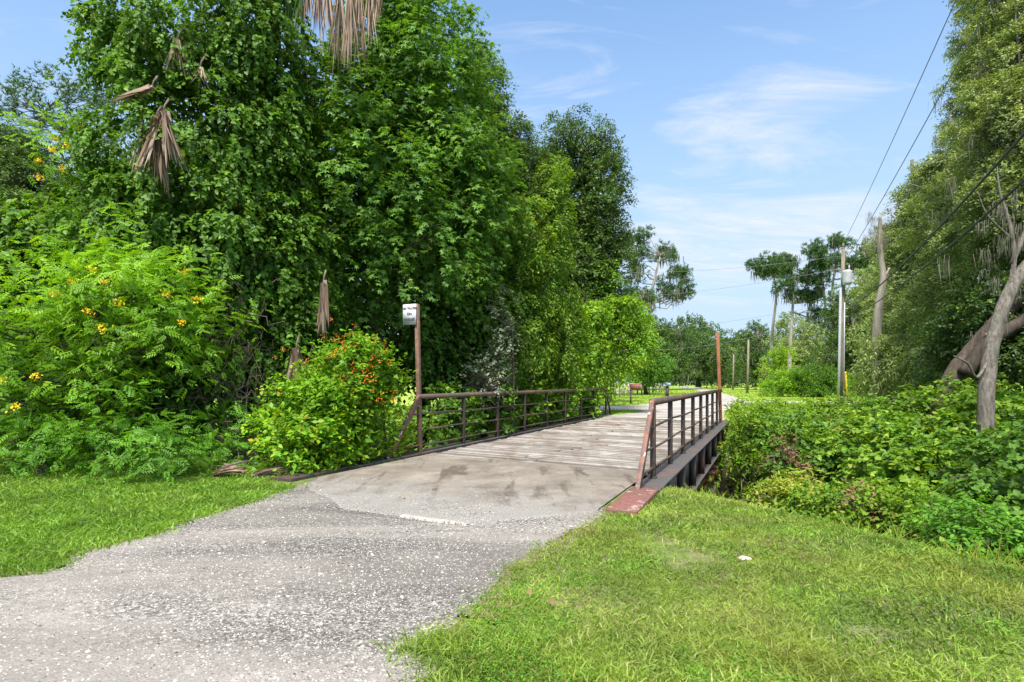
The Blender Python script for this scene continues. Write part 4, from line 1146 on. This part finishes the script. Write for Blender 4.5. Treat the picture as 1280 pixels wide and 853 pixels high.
plant('roadside_bush', 'bright green bush leftmost in the clump beyond the ditch', 'bush', [EL(975, 484, 54, 20, 13, 1.8), EL(993, 480, 53, 16, 14, 1.6)], 'clump', 'vineb', .2, rad=.06, cover=3, lump=.28, fill=.3, nlimb=8, stem='stems')
plant('roadside_bush', 'weedy bush at the foot of the trees right of the utility pole', 'bush', [EL(1075, 486, 46, 20, 12, 1.4), EL(1105, 484, 42, 24, 14, 1.5)], 'clump', 'brush', .2, rad=.06, cover=3, lump=.28, fill=.3, nlimb=8, stem='stems')

# ================================================================== RIGHT WALL
SIDE = [('moss_draped_oak', 'mossy oak wall farthest back above the leaning yellow marker', [EL(1140, 340, 34, 34, 70, 3), EL(1125, 420, 33, 36, 55, 3), EL(1165, 420, 30, 40, 60, 3), EL(1160, 300, 33, 30, 50, 3), EL(1120, 300, 36, 12, 22, 2), EL(1150, 250, 33, 22, 35, 2)], (1150, 500, 33), 'oakg', .11),
        ('moss_draped_oak', 'tall mossy oak in the middle of the right-hand tree wall', [EL(1212, 210, 26, 34, 55, 2.5), EL(1234, 120, 26, 28, 60, 2.5), EL(1248, 30, 26, 26, 60, 2.5), EL(1192, 280, 25, 40, 60, 2.5), EL(1200, 370, 24, 45, 60, 2.5), EL(1160, 215, 27, 10, 10, 1), EL(1265, -40, 26, 40, 50, 3)], (1200, 500, 25), 'oakg', .10),
        ('moss_draped_oak', 'large mossy oak filling the upper right corner', [EL(1284, 60, 19, 52, 75, 2.2), EL(1268, 180, 18, 50, 75, 2.2), EL(1290, 250, 17, 50, 60, 2), EL(1235, 290, 19, 42, 60, 2), EL(1310, 120, 18, 60, 90, 2.5), EL(1310, -50, 19, 60, 60, 2.5), EL(1350, 220, 17, 60, 120, 2.5)], (1330, 520, 18), 'oakg', .085)]
for nm, lb, els, b, mk, sz in SIDE:
    plant(nm, lb, 'tree', els, 'oval', mk, sz, trunk=WW(b, (b[0], b[1] - 120, b[2]), (els[0][0][0] / els[0][0][1] * F + 640, 200, b[2])), rad=.35, bark=BARK, cover=2.6, lump=.24, fill=.28, moss=(150, .9, .02), nlimb=70, ragged=.5, spray=9)
plant('leafy_tree', 'dark leafy understorey tree behind the leaning trunks', 'tree', [EL(1270, 400, 18, 60, 70, 2), EL(1210, 440, 20, 50, 50, 2), EL(1330, 430, 16, 60, 80, 2)], 'oval', 'oak', .12, rad=.12, cover=2.2, lump=.3, fill=.5, nlimb=16)
plant('leafy_shrub', 'olive shrub with arching sprays in front of the tree wall by the yellow marker', 'shrub', [EL(1130, 455, 27, 38, 34, 1.6), EL(1175, 455, 24, 34, 30, 1.5), EL(1100, 470, 30, 22, 20, 1.4)], 'lance', 'oakg', .22, rad=.05, cover=3, lump=.3, fill=.3, droop=.8, nlimb=14, stem='stems')

# leaning trunks and the upright forked one
def bare(name, label, parts, bark=BARK, group=None, moss=None, base=None):
    root = empty(name, parts[0][0][0]); tag(root, label, 'tree', group)
    for k, (pts, r0, r1, nm) in enumerate(parts):
        mb = MB(); c = catmull(pts, 6); rr = np.linspace(r0, r1, len(c)); 
        if k == 0: rr[0] *= 1.3; rr[1] *= 1.12
        mb.tube(c, rr, 14 if r0 > .1 else 6, rough=.05)
        mb.build(nm, bark, root, smooth=True)
    if moss is not None:
        link('spanish_moss', moss_mesh(np.array(moss), len(moss) * 2, .5, LM['moss'], .007, per=24, spread=.07), root)
    return root
def base_at(x, Z, dz=-.2):
    X = (x - 640) / F * Z; return np.array([X, Z, float(H(X, Z)) + dz])
t0 = base_at(1232, 12.3)
bare('forked_oak', 'upright grey oak trunk standing in the vines near the right edge', [
    ([t0] + WW((1232, 520, 12.3), (1236, 460, 12.4), (1243, 420, 12.5), (1262, 365, 12.6), (1290, 325, 12.7), (1350, 270, 13)), .165, .11, 'trunk'),
    (WW((1262, 365, 12.6), (1268, 320, 12.7), (1262, 280, 12.8), (1250, 240, 12.9), (1246, 205, 13)), .06, .01, 'limb'),
    (WW((1236, 450, 12.4), (1221, 472, 12.2), (1210, 455, 12.1), (1192, 445, 12)), .04, .012, 'limb'),
    (WW((1265, 330, 12.7), (1285, 280, 12.7), (1300, 230, 12.7)), .06, .02, 'limb'),
    (WW((1266, 300, 12.7), (1235, 270, 12.7), (1222, 240, 12.7)), .03, .01, 'limb')], BARK,
    moss=WW((1262, 285, 12.6), (1268, 300, 12.5), (1255, 275, 12.6), (1245, 300, 12.5), (1275, 330, 12.5), (1232, 410, 12.2), (1240, 330, 12.5), (1275, 245, 12.7), (1285, 290, 12.6), (1250, 250, 12.7), (1262, 330, 12.3), (1228, 285, 12.7)))
t1 = base_at(1160, 17)
bare('leaning_oak', 'thick oak trunk leaning steeply right behind the upright one', [
    ([t1] + WW((1192, 470, 17), (1215, 440, 17), (1250, 400, 16.6), (1300, 345, 16), (1360, 300, 15)), .27, .2, 'trunk'),
    (WW((1205, 468, 16.7), (1235, 430, 16.4), (1290, 395, 15.8), (1360, 350, 15)), .2, .16, 'trunk')], BARKD)
bare('dead_snag', 'pale dead trunk with a moss-hung tip in front of the right-hand trees', [
    ([base_at(1095, 29)] + WW((1097, 460, 29), (1096, 420, 29), (1099, 380, 29), (1104, 350, 29), (1101, 320, 29), (1100, 290, 29), (1100, 270, 29)), .27, .07, 'trunk'),
    (WW((1104, 350, 29), (1112, 335, 29)), .09, .04, 'limb')], BARKPALE,
    moss=WW(*[(1098 + RS.normal() * 1.2, y, 28.8) for y in np.linspace(268, 305, 26)] + [(1106, 262, 29), (1106, 268, 29), (1107, 274, 29)]))
for i, (pts) in enumerate((((1178, 234), (1160, 238), (1140, 231), (1136, 230)), ((1190, 236), (1165, 246), (1150, 262)))):
    mb = MB(); mb.tube(WW(*[(x, y, 26) for x, y in pts]), [.06, .05, .03, .02][:len(pts)], 5)
    tag(mb.build('bare_branch', BARK), ('upper bare twig jutting from the right tree wall into the sky', 'lower bare twig jutting from the right tree wall')[i], 'branch')

# ================================================================== DITCH THICKET (right)
TH = [('tall weedy thicket nearest the bridge on the right bank', [EL(925, 562, 15.2, 26, 38, .7), EL(950, 548, 16, 40, 36, .9), EL(925, 535, 18, 24, 22, .7), EL(930, 600, 13, 25, 22, .5)], 'lance', 'brush', .16),
      ('tangled vine mound with a dark hollow in the middle of the right bank', [EL(1000, 560, 13.6, 44, 40, 1), EL(1035, 596, 12, 40, 30, .8), EL(975, 590, 12.6, 34, 30, .7)], 'heart', 'vine', .085),
      ('round-leaved vine mound in front of the forked trunk', [EL(1095, 566, 11.6, 52, 42, 1), EL(1150, 576, 10.6, 44, 38, .9), EL(1120, 590, 10, 44, 32, .8)], 'heart', 'brush', .085),
      ('dense green vine heap at the right edge below the trunk', [EL(1220, 590, 9.6, 52, 42, .9), EL(1285, 580, 9.2, 40, 55, .9), EL(1260, 610, 8, 52, 40, .7), EL(1340, 580, 8.4, 60, 70, 1)], 'heart', 'vine', .08),
      ('sunlit leafy brush filling the far side of the ditch', [EL(1000, 522, 21, 60, 13, 1.2), EL(1080, 518, 20, 60, 16, 1.2), EL(950, 520, 21, 36, 13, 1), EL(1050, 540, 17, 60, 20, 1.2)], 'oval', 'brush', .13),
      ('leafy brush climbing the bank behind the forked trunk', [EL(1150, 509, 18, 55, 22, 1.2), EL(1210, 502, 16, 45, 25, 1.1), EL(1140, 538, 14, 55, 22, 1), EL(1275, 508, 14, 50, 34, 1.2), EL(1200, 540, 13, 45, 22, .9)], 'heart', 'brush', .10),
      ('low shrubby plants along the mown edge at lower right', [EL(1235, 665, 6.4, 44, 38, .5), EL(1190, 650, 7, 36, 30, .5), EL(1280, 680, 5.9, 36, 40, .5), EL(1330, 700, 5.6, 50, 45, .5)], 'oval', 'fern', .07),
      ('bramble patch with reddish stems along the mown edge', [EL(1080, 630, 8.6, 40, 28, .6), EL(1130, 640, 8, 40, 30, .6), EL(1040, 625, 9.2, 30, 24, .5)], 'oval', 'brush', .075),
      ('pale weedy growth between the bridge piles and the brambles', [EL(985, 625, 10, 36, 16, .5), EL(940, 622, 10.6, 30, 14, .4), EL(1010, 610, 10.6, 36, 20, .5)], 'lance', 'weed', .12),
      ('tall pale weed spike beside the far right bridge post', [EL(963, 528, 17, 9, 22, .25), EL(1000, 530, 18, 14, 14, .4)], 'pinnate', 'vineb', .22)]
for lb, els, kd, mk, sz in TH:
    els = [(c - np.array([0, 0, .10 + .0 * r[2]]), r) for c, r in els]
    plant('thicket', lb, 'thicket', els, kd, mk, sz, rad=.018, bark=TWIG, cover=2.5, lump=.36, spray=8, fill=.25, droop=.5, nlimb=34, crown='foliage', stem='stems', ragged=.5, group=None)

for cx, cy, Z, rx, ry, lb in ((985, 575, 12.2, 26, 18, 'patch of reddish dead bramble in the thicket near the bridge'), (1078, 632, 8.3, 16, 12, 'small brown dead bramble tuft at the mown edge')):
    plant('dead_bramble', lb, 'bramble', [EL(cx, cy, Z, rx, ry, .4)], 'oval', 'deadl', .07, rad=.008, bark=TWIG, cover=.9, lump=.4, spray=6, fill=.1, nlimb=30, crown='foliage', stem='stems', ragged=.8)
# creeping undergrowth over the banks: nobody could count it
def undergrowth():
    n = 120000
    x = RS.uniform(-14, 24, n); y = RS.uniform(4, 30, n)
    d = creek_dist(x, y); ss = x * D[0] + y * D[1]; pp = x * N[0] + y * N[1]
    k = (d < 5.3 + (vnoise(x, y, .8, 61) - .5) * 1.2) & ~((pp > -6.3) & (pp < -.4) & (ss > 5) & (ss < 16.6)) & ~((pp > -6.3) & (pp < -1.1) & (ss > 5))
    k |= (x < -.2) & (y > 9.9) & (pp < -6.4)
    k &= RS.rand(n) < .95
    x, y = x[k], y[k]; n = len(x)
    z = H(x, y) + RS.rand(n) ** 1.5 * (.25 + .5 * vnoise(x, y, .9, 62)) * np.clip((5.6 - creek_dist(x, y)) / 1.2, .25, 1.0)
    P = np.stack([x, y, z], 1)
    me = leaves_mesh('undergrowth', P, rnd_dirs(n) + np.array([0, 0, .2]), rnd_dirs(n) * .6 + np.array([0, 0, 1]), np.maximum(.055, y * .0068) * RS.uniform(.6, 1.3, n), 'heart', LM['brush'])
    tag(link('undergrowth', me), 'creeping weeds and vines covering the ditch banks', 'undergrowth', kind='stuff')
undergrowth()
def edge_weeds():
    n = 60000
    x = RS.uniform(1, 9, n); y = RS.uniform(2, 12, n); d = creek_dist(x, y); pp = x * N[0] + y * N[1]
    k = (d < 5.5 + (vnoise(x, y, 1.5, 63) - .5) * .9) & (d > 4.2) & (pp > -1.05) & (RS.rand(n) < .8)
    x, y = x[k], y[k]; n = len(x)
    P = np.stack([x, y, H(x, y)], 1)
    Dr = np.stack([RS.normal(size=n) * .3, RS.normal(size=n) * .3, np.ones(n)], 1)
    me = blades_mesh('tall_weeds', P, Dr, RS.uniform(.1, .42, n) * (.4 + vnoise(x, y, 1.2, 64)), np.full(n, .011), LM['weed'], droop=.4, seg=3)
    tag(link('tall_weeds', me), 'taller pale weeds where the mown grass meets the ditch', 'weeds', kind='stuff')
edge_weeds()

# far woods closing the horizon: one mass
def distant_woods():
    E_ = []
    for i in range(46):
        px = -300 + i * 46 + RS.uniform(-15, 15); Z = RS.uniform(190, 260)
        h = RS.uniform(6, 9.5); X = (px - 640) / F * Z
        E_.append((np.array([X, Z, h * .45]), np.array([RS.uniform(9, 14), 6, h * .62])))
    me, _ = foliage_mesh('distant_woods', E_, 'clump', LM['oak'], .8, cover=2.6, lump=.4, fill=.5)
    tag(link('distant_woods', me), 'far-off woods closing the horizon behind the road', 'woods', kind='stuff')
distant_woods()

# ================================================================== POLES, WIRES, FENCE, MAILBOXES
def simplemat(name, c1, c2, rough=.6, sc=8, metal=0, spec=.3):
    m, nt, out = newmat(name); n1 = noise(nt, coords(nt), sc, 4, .6)
    principled(nt, out, ramp(nt, n1, [(.3, c1), (.7, c2)]), rough, spec, metal, bump=n1, bumpd=.004)
    return m
POLEM = barkmat('old_pole_wood', (.15, .125, .09), (.30, .26, .20), (.17, .18, .11))
CONDUIT = simplemat('grey_conduit', (.36, .38, .42), (.5, .52, .56), .45)
TRANSF = simplemat('pale_transformer_paint', (.40, .42, .44), (.52, .54, .56), .4)
CER = simplemat('brown_insulator', (.25, .24, .25), (.4, .4, .42), .3)
WIRE = simplemat('wire', (.03, .03, .035), (.05, .05, .055), .6)
WIREF = simplemat('worn_aluminium_wire', (.16, .17, .19), (.24, .25, .27), .6)
YEL = simplemat('yellow_plastic_guard', (.62, .40, .02), (.75, .50, .03), .5)
FENCEW = simplemat('weathered_fence_wood', (.28, .26, .23), (.48, .45, .41), .85)
DARKW = simplemat('dark_post_wood', (.05, .04, .035), (.10, .085, .07), .85)
REDBOX = simplemat('brown_red_paint', (.16, .06, .045), (.25, .10, .075), .6)
WHT = simplemat('dull_white_paint', (.5, .5, .48), (.65, .65, .63), .6)
BLUEG = simplemat('blue_grey_metal', (.16, .22, .30), (.28, .34, .42), .4)
TREEROCK = simplemat('pale_rock', (.42, .38, .30), (.58, .53, .45), .9)

PX, PZ = 1052, 32.5
pole = empty('utility_pole', G(PX, 508)[:2].tolist() + [0])
tag(pole, 'tall weathered utility pole with a white transformer and grey conduit on its left side', 'utility pole')
def polept(z, dx=0, dy=0):
    b = W(PX, 508, PZ); return np.array([b[0] + dx + (z / 9) * .1, b[1] + dy, z])
mb = MB(); mb.tube([polept(-.1), polept(3), polept(6), polept(9.0)], [.14, .13, .115, .095], 14, rough=.02); mb.tube([polept(8.98), polept(9.12)], [.10, .04], 10)
mb.build('pole', POLEM, pole, smooth=True)
mb = MB(); mb.tube([polept(0, -.22, -.1), polept(3, -.21, -.1), polept(6.6, -.18, -.1), polept(6.75, -.1, -.05)], .075, 12)
mb.build('conduit', CONDUIT, pole, smooth=True)
mb = MB(); mb.tube([polept(0.3, .0, -.2), polept(5.9, .0, -.18)], .035, 8); mb.build('conduit', CONDUIT, pole, smooth=True)
mb = MB(); mb.tube([polept(6.88, .0, -.42), polept(7.02, 0, -.42), polept(7.56, 0, -.42), polept(7.62, 0, -.42), polept(7.7, 0, -.42)], [.21, .24, .24, .25, .14], 20)
tf_ = mb.build('transformer', TRANSF, pole, smooth=False)
mb = MB(); mb.tube([polept(7.68, .1, -.42), polept(7.98, .1, -.42)], [.05, .035], 8); mb.build('bushing', CER, tf_)
mb = MB(); mb.box(polept(7.3, 0, -.18), .12, .2, .5); mb.build('bracket', CONDUIT, tf_)
mb = MB(); mb.tube([polept(9.1, 0, 0), polept(9.3, 0, 0)], [.06, .04], 8); mb.build('insulator', CER, pole)
for z in (5.55, 5.1):
    mb = MB(); mb.tube([polept(z, .1, -.1), polept(z, .24, -.14)], .04, 8); mb.build('insulator', CER, pole)

def wire(name, a, b, sag, r, mat, label, n=28, group='wires strung from the utility pole'):
    a, b = np.array(a, float), np.array(b, float); mb = MB()
    pts = [a + (b - a) * t - np.array([0, 0, 4 * sag * t * (1 - t)]) for t in np.linspace(0, 1, n)]
    mb.tube(pts, r, 6, cap=False)
    return tag(mb.build(name, mat, smooth=True), label, 'wire', group)
def through(a, px, py, Z, k, sag):
    """end point so that the sagging span passes W(px,py,Z) at fraction 1/k"""
    q = W(px, py, Z); t = 1 / k; q = q + np.array([0, 0, 4 * sag * t * (1 - t)])
    return a + (q - a) * k
a1 = polept(9.3); wire('overhead_wire', a1, through(a1, 1195, 0, 11, 1.7, .35), .35, .010, WIREF, 'uppermost thin wire climbing steeply to the top edge')
a2 = polept(8.3, .12); wire('overhead_wire', a2, through(a2, 1175, 120, 14.5, 1.8, .35), .35, .013, WIREF, 'second steep wire with moss tufts, passing behind the oak crown')
a3 = polept(5.55, .24, -.14); wire('overhead_wire', a3, through(a3, 1280, 168, 10, 1.5, .75), .75, .027, WIRE, 'upper of the two thick black cables crossing the right-hand trees')
a4 = polept(5.1, .24, -.14); wire('overhead_wire', a4, through(a4, 1280, 226, 10, 1.5, .75), .75, .024, WIRE, 'lower of the two thick black cables crossing the right-hand trees')
for (pz, x, y, lb) in ((8.6, 700, 338, 'faint highest wire crossing the open sky to the left'), (7.9, 700, 374, 'faint middle wire crossing the open sky to the left'), (6.0, 700, 418, 'faint lowest wire crossing the open sky to the left')):
    wire('overhead_wire', polept(pz), W(x, y, 44), .5, .0075, WIREF, lb)
a5 = polept(5.3, -.1); wire('overhead_wire', a5, W(740, 434, 50), 1.0, .010, WIREF, 'slack wire dipping across the far trees')
for q in ((1104, 262), (1123, 215)):
    pass
# small secondary poles far along the road
for (x, yb, Zf, h, r, lb) in ((934, 492, 70, 6.6, .16, 'plain wooden pole left of the pine group'), (916, 487, 98, 6.2, .16, 'farther thin wooden pole beside the red bridge post')):
    b = G(x, yb); b = np.array([(x - 640) / F * Zf, Zf, 0]); mb = MB(); mb.tube([b, b + np.array([.1, 0, h * .5]), b + np.array([.15, 0, h])], [r, r * .9, r * .7], 10)
    tag(mb.build('wooden_pole', POLEM, smooth=True), lb, 'pole')
# yellow markers
for (x0, y0, x1, y1, Z, lb) in ((1057, 465, 1060, 500, 31.5, 'upright yellow guy-wire guard beside the utility pole'), (1118, 472, 1127, 490, 27, 'yellow guy-wire guard leaning left in the brush')):
    mb = MB(); mb.tube([W(x1, y1 + (10 if x0 > 1100 else 6), Z), W(x0, y0, Z)], .045, 8); tag(mb.build('guy_guard', YEL, smooth=True), lb, 'guy guard')
mb = MB(); b = G(1061, 507); mb.box(b + np.array([0, 0, .22]), .26, .22, .46); mb.box(b + np.array([0, 0, .47]), .30, .26, .05)
tag(mb.build('utility_pedestal', CONDUIT, bevel=.01), 'small grey utility pedestal at the foot of the pole', 'utility box')

# rail fence
fn = empty('rail_fence', (11, 57, 0)); tag(fn, 'weathered post-and-rail fence on the lawn beyond the bridge', 'fence')
fx = [762, 768, 774.5, 780, 785.4, 791, 796.7, 802, 806.9, 811.6, 815.9, 820, 824, 827, 830, 833, 836]
def fpt(x):
    t = (x - 785.4) / (829.5 - 785.4); Z = 1 / ((1 / 57) * (1 - t) + (1 / 81) * t); return np.array([(x - 640) / F * Z, Z, 0.0])
for x in fx:
    mb = MB(); p = fpt(x); mb.box(p + np.array([0, 0, .62]), .15, .15, 1.25 + random.uniform(-.05, .08)); mb.build('post', FENCEW, fn)
for z in (.55, 1.0):
    mb = MB()
    for a, b in zip(fx[:-1], fx[1:]):
        mb.bar(fpt(a) + np.array([0, -.09, z + random.uniform(-.03, .03)]), fpt(b) + np.array([0, -.09, z + random.uniform(-.03, .03)]), .04, .12)
    mb.build('rail', FENCEW, fn)

def mailbox(root_loc, name, label, w, d, h, zt, mat, matend, postmat, postx, postw, yaw):
    r = empty(name, root_loc); tag(r, label, 'mailbox')
    L = np.array(root_loc, float)
    mb = MB(); n = 10; vs = []
    ca, sa = math.cos(yaw), math.sin(yaw)
    for sx in (-w / 2, w / 2):
        prof = [(-d / 2, 0), (d / 2, 0)] + [(d / 2 * math.cos(t), h * .55 + h * .45 * math.sin(t)) for t in np.linspace(0, PI, n)]
        for y, z in prof: vs.append(L + np.array([sx * ca - y * sa, sx * sa + y * ca, zt + z]))
    k = n + 2; fs = [tuple(range(k)), tuple(range(2 * k - 1, k - 1, -1))] + [(i, (i + 1) % k, k + (i + 1) % k, k + i) for i in range(k)]
    mb.add(vs, fs); mb.build('box', mat, r)
    mb = MB(); e = L + np.array([ca * (w / 2 + .012), sa * (w / 2 + .012), zt + h * .45]); mb.box(e, .02, d * .96, h * .86, yaw); mb.build('door', matend, r)
    mb = MB(); mb.box(L + np.array([0, 0, zt + h + .012]), w * .98, d * .5, .03, yaw); mb.build('top_trim', matend, r)
    mb = MB(); mb.box(L + np.array([postx, .02, zt / 2 - .003]), postw, postw, zt, 0); mb.build('post', postmat, r)
mailbox(G(794, 505), 'mailbox', 'large brown-red mailbox with a white edge on a thin post', .66, .3, .38, .88, REDBOX, WHT, DARKW, -.28, .09, .1)
mailbox(G(834, 496.5), 'mailbox', 'small blue-grey mailbox on a thick dark post', .5, .4, .32, 1.0, BLUEG, BLUEG, DARKW, 0, .26, .4)
# pale rocks on the lawn
def rock(c, s, label, mat, name='rock'):
    mb = MB(); vs = []; n1, n2 = 9, 6; c = np.array(c, float)
    for i in range(1, n2):
        for k in range(n1):
            a = 2 * PI * k / n1; e = PI * i / n2; rr = s * RS.uniform(.8, 1.15)
            vs.append(c + np.array([math.cos(a) * math.sin(e) * rr, math.sin(a) * math.sin(e) * rr * .8, math.cos(e) * rr * .6]))
    fs = [(i * n1 + k, i * n1 + (k + 1) % n1, (i + 1) * n1 + (k + 1) % n1, (i + 1) * n1 + k)[::-1] for i in range(n2 - 2) for k in range(n1)]
    fs += [tuple(range(n1)), tuple(range((n2 - 1) * n1 - 1, (n2 - 2) * n1 - 1, -1))]
    mb.add(vs, fs); return tag(mb.build(name, mat, smooth=True), label, 'rock')
rock(G(775, 494) + np.array([0, 0, .25]), .55, 'cream boulder in front of the rail fence', TREEROCK)
rock(G(931, 699) + np.array([0, 0, -.01]), .055, 'flat pale stone lying in the right lawn', TREEROCK)
# dropped leaf and a dead leaf on the verge
for (x, y, lb) in ((660, 751, 'single curled tan leaf on the grass near the road edge'), (688, 764, 'small yellow fallen leaf right of the curled tan one')):
    c = G(x, y); P = np.array([c + np.array([0, 0, .045])])
    me = leaves_mesh('fallen_leaf', P, np.array([[.4, .3, .5]]), np.array([[0, -1, .5]]), np.array([.04]), 'heart', LM['deadl'], np.array([.9]))
    tag(link('fallen_leaf', me), lb, 'leaf')

# ================================================================== LIGHT, SKY, CAMERA
SUN_EL, SUN_AZ = math.radians(58), math.radians(195)   # azimuth clockwise from +Y
sun = bpy.data.lights.new('sun', 'SUN'); sun.energy = 3.3; sun.angle = math.radians(10); sun.color = (1, .93, .83)
so = bpy.data.objects.new('sun', sun); COL.objects.link(so)
dv = Vector((math.sin(SUN_AZ) * math.cos(SUN_EL), math.cos(SUN_AZ) * math.cos(SUN_EL), math.sin(SUN_EL)))
so.rotation_euler = dv.to_track_quat('Z', 'Y').to_euler()
so.location = dv * 50

w = bpy.data.worlds.new('World'); SC.world = w; w.use_nodes = True
nt = w.node_tree; nt.nodes.clear()
out = nt.nodes.new('ShaderNodeOutputWorld'); bg = nt.nodes.new('ShaderNodeBackground')
sky = nt.nodes.new('ShaderNodeTexSky'); sky.sky_type = 'NISHITA'; sky.sun_disc = False
sky.sun_elevation = SUN_EL; sky.sun_rotation = SUN_AZ; sky.air_density = 1.0; sky.dust_density = .6; sky.ozone_density = 1.5
tc = nt.nodes.new('ShaderNodeTexCoord')
sep = nt.nodes.new('ShaderNodeSeparateXYZ'); nt.links.new(tc.outputs['Generated'], sep.inputs[0])
# project the view direction on a high flat layer so streaks flatten towards the horizon
zc = nd(nt, 'ShaderNodeMath', operation='ADD'); nt.links.new(sep.outputs['Z'], zc.inputs[0]); zc.inputs[1].default_value = .12
dx = nd(nt, 'ShaderNodeMath', operation='DIVIDE'); nt.links.new(sep.outputs['X'], dx.inputs[0]); nt.links.new(zc.outputs[0], dx.inputs[1])
dy = nd(nt, 'ShaderNodeMath', operation='DIVIDE'); nt.links.new(sep.outputs['Y'], dy.inputs[0]); nt.links.new(zc.outputs[0], dy.inputs[1])
cb = nt.nodes.new('ShaderNodeCombineXYZ'); nt.links.new(dx.outputs[0], cb.inputs[0]); nt.links.new(dy.outputs[0], cb.inputs[1])
mp = nt.nodes.new('ShaderNodeMapping'); mp.inputs['Rotation'].default_value = (0, 0, math.radians(14)); mp.inputs['Scale'].default_value = (.7, 1.9, 1); mp.inputs['Location'].default_value = (3.9, 8.8, 0)
nt.links.new(cb.outputs[0], mp.inputs['Vector'])
c1 = noise(nt, mp.outputs[0], 2.0, 8, .64, 1.0)
c2 = noise(nt, mp.outputs[0], 4.5, 6, .65, .8)
def bank(cx, cy, rx, ry, amp):
    m_ = nt.nodes.new('ShaderNodeMapping'); m_.vector_type = 'POINT'
    m_.inputs['Location'].default_value = (-cx / rx, -cy / ry, 0); m_.inputs['Scale'].default_value = (1 / rx, 1 / ry, 1)
    nt.links.new(cb.outputs[0], m_.inputs['Vector'])
    l_ = nd(nt, 'ShaderNodeVectorMath', operation='LENGTH'); nt.links.new(m_.outputs[0], l_.inputs[0])
    return ramp(nt, l_.outputs['Value'], [(0, amp), (.5, amp * .6), (1, 0)])
def add_(a, b):
    q = nd(nt, 'ShaderNodeMath', operation='ADD')
    for i, v in enumerate((a, b)): nt.links.new(v, q.inputs[i])
    return q.outputs[0]
c1 = add_(add_(c1, bank(.70, 1.72, .36, .34, .36)), add_(bank(1.25, 2.8, 1.3, 1.1, .32), bank(.1, 1.8, .5, .4, .10)))
mul = nd(nt, 'ShaderNodeMath', operation='MULTIPLY'); nt.links.new(ramp(nt, c1, [(.56, 0), (.84, 1)]), mul.inputs[0]); nt.links.new(ramp(nt, c2, [(.28, .25), (.65, 1)]), mul.inputs[1])
hz = ramp(nt, sep.outputs['Z'], [(0, .97), (.12, .92), (.26, .72), (.42, .46), (.6, .22)])
mxm = nd(nt, 'ShaderNodeMath', operation='MAXIMUM'); nt.links.new(mul.outputs[0], mxm.inputs[0]); nt.links.new(hz, mxm.inputs[1])
tint = mixc(nt, 1.0, sky.outputs[0], (.50, .84, 1.03), 'MULTIPLY')
c = mixc(nt, hz, tint, (2.3, 2.85, 3.6))
c = mixc(nt, mul.outputs[0], c, (3.1, 3.3, 3.7))
# unseen bright cloud added overhead, above the frame, for more soft fill light
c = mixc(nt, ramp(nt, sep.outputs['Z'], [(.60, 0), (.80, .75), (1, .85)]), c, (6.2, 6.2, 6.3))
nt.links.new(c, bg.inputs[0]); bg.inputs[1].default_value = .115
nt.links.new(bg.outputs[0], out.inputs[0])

cam = bpy.data.cameras.new('camera'); co = bpy.data.objects.new('camera', cam); COL.objects.link(co)
cam.sensor_width = 36; cam.lens = F * 36 / 1280; cam.clip_end = 3000; cam.clip_start = .05
co.location = (0, 0, EYE); co.rotation_euler = (PI / 2, 0, 0)
cam.shift_y = -(HY - 426.5) / 1280 * -1.0
SC.camera = co
SC.view_settings.view_transform = 'Standard'; SC.view_settings.look = 'None'; SC.view_settings.gamma = 1
SC.view_settings.exposure = EXPO
SC.render.engine = 'CYCLES'
cy = SC.cycles
cy.max_bounces = 8; cy.diffuse_bounces = 5; cy.glossy_bounces = 2; cy.transmission_bounces = 3; cy.transparent_max_bounces = 4
cy.sample_clamp_indirect = 4; cy.caustics_reflective = False; cy.caustics_refractive = False
cy.use_denoising = True
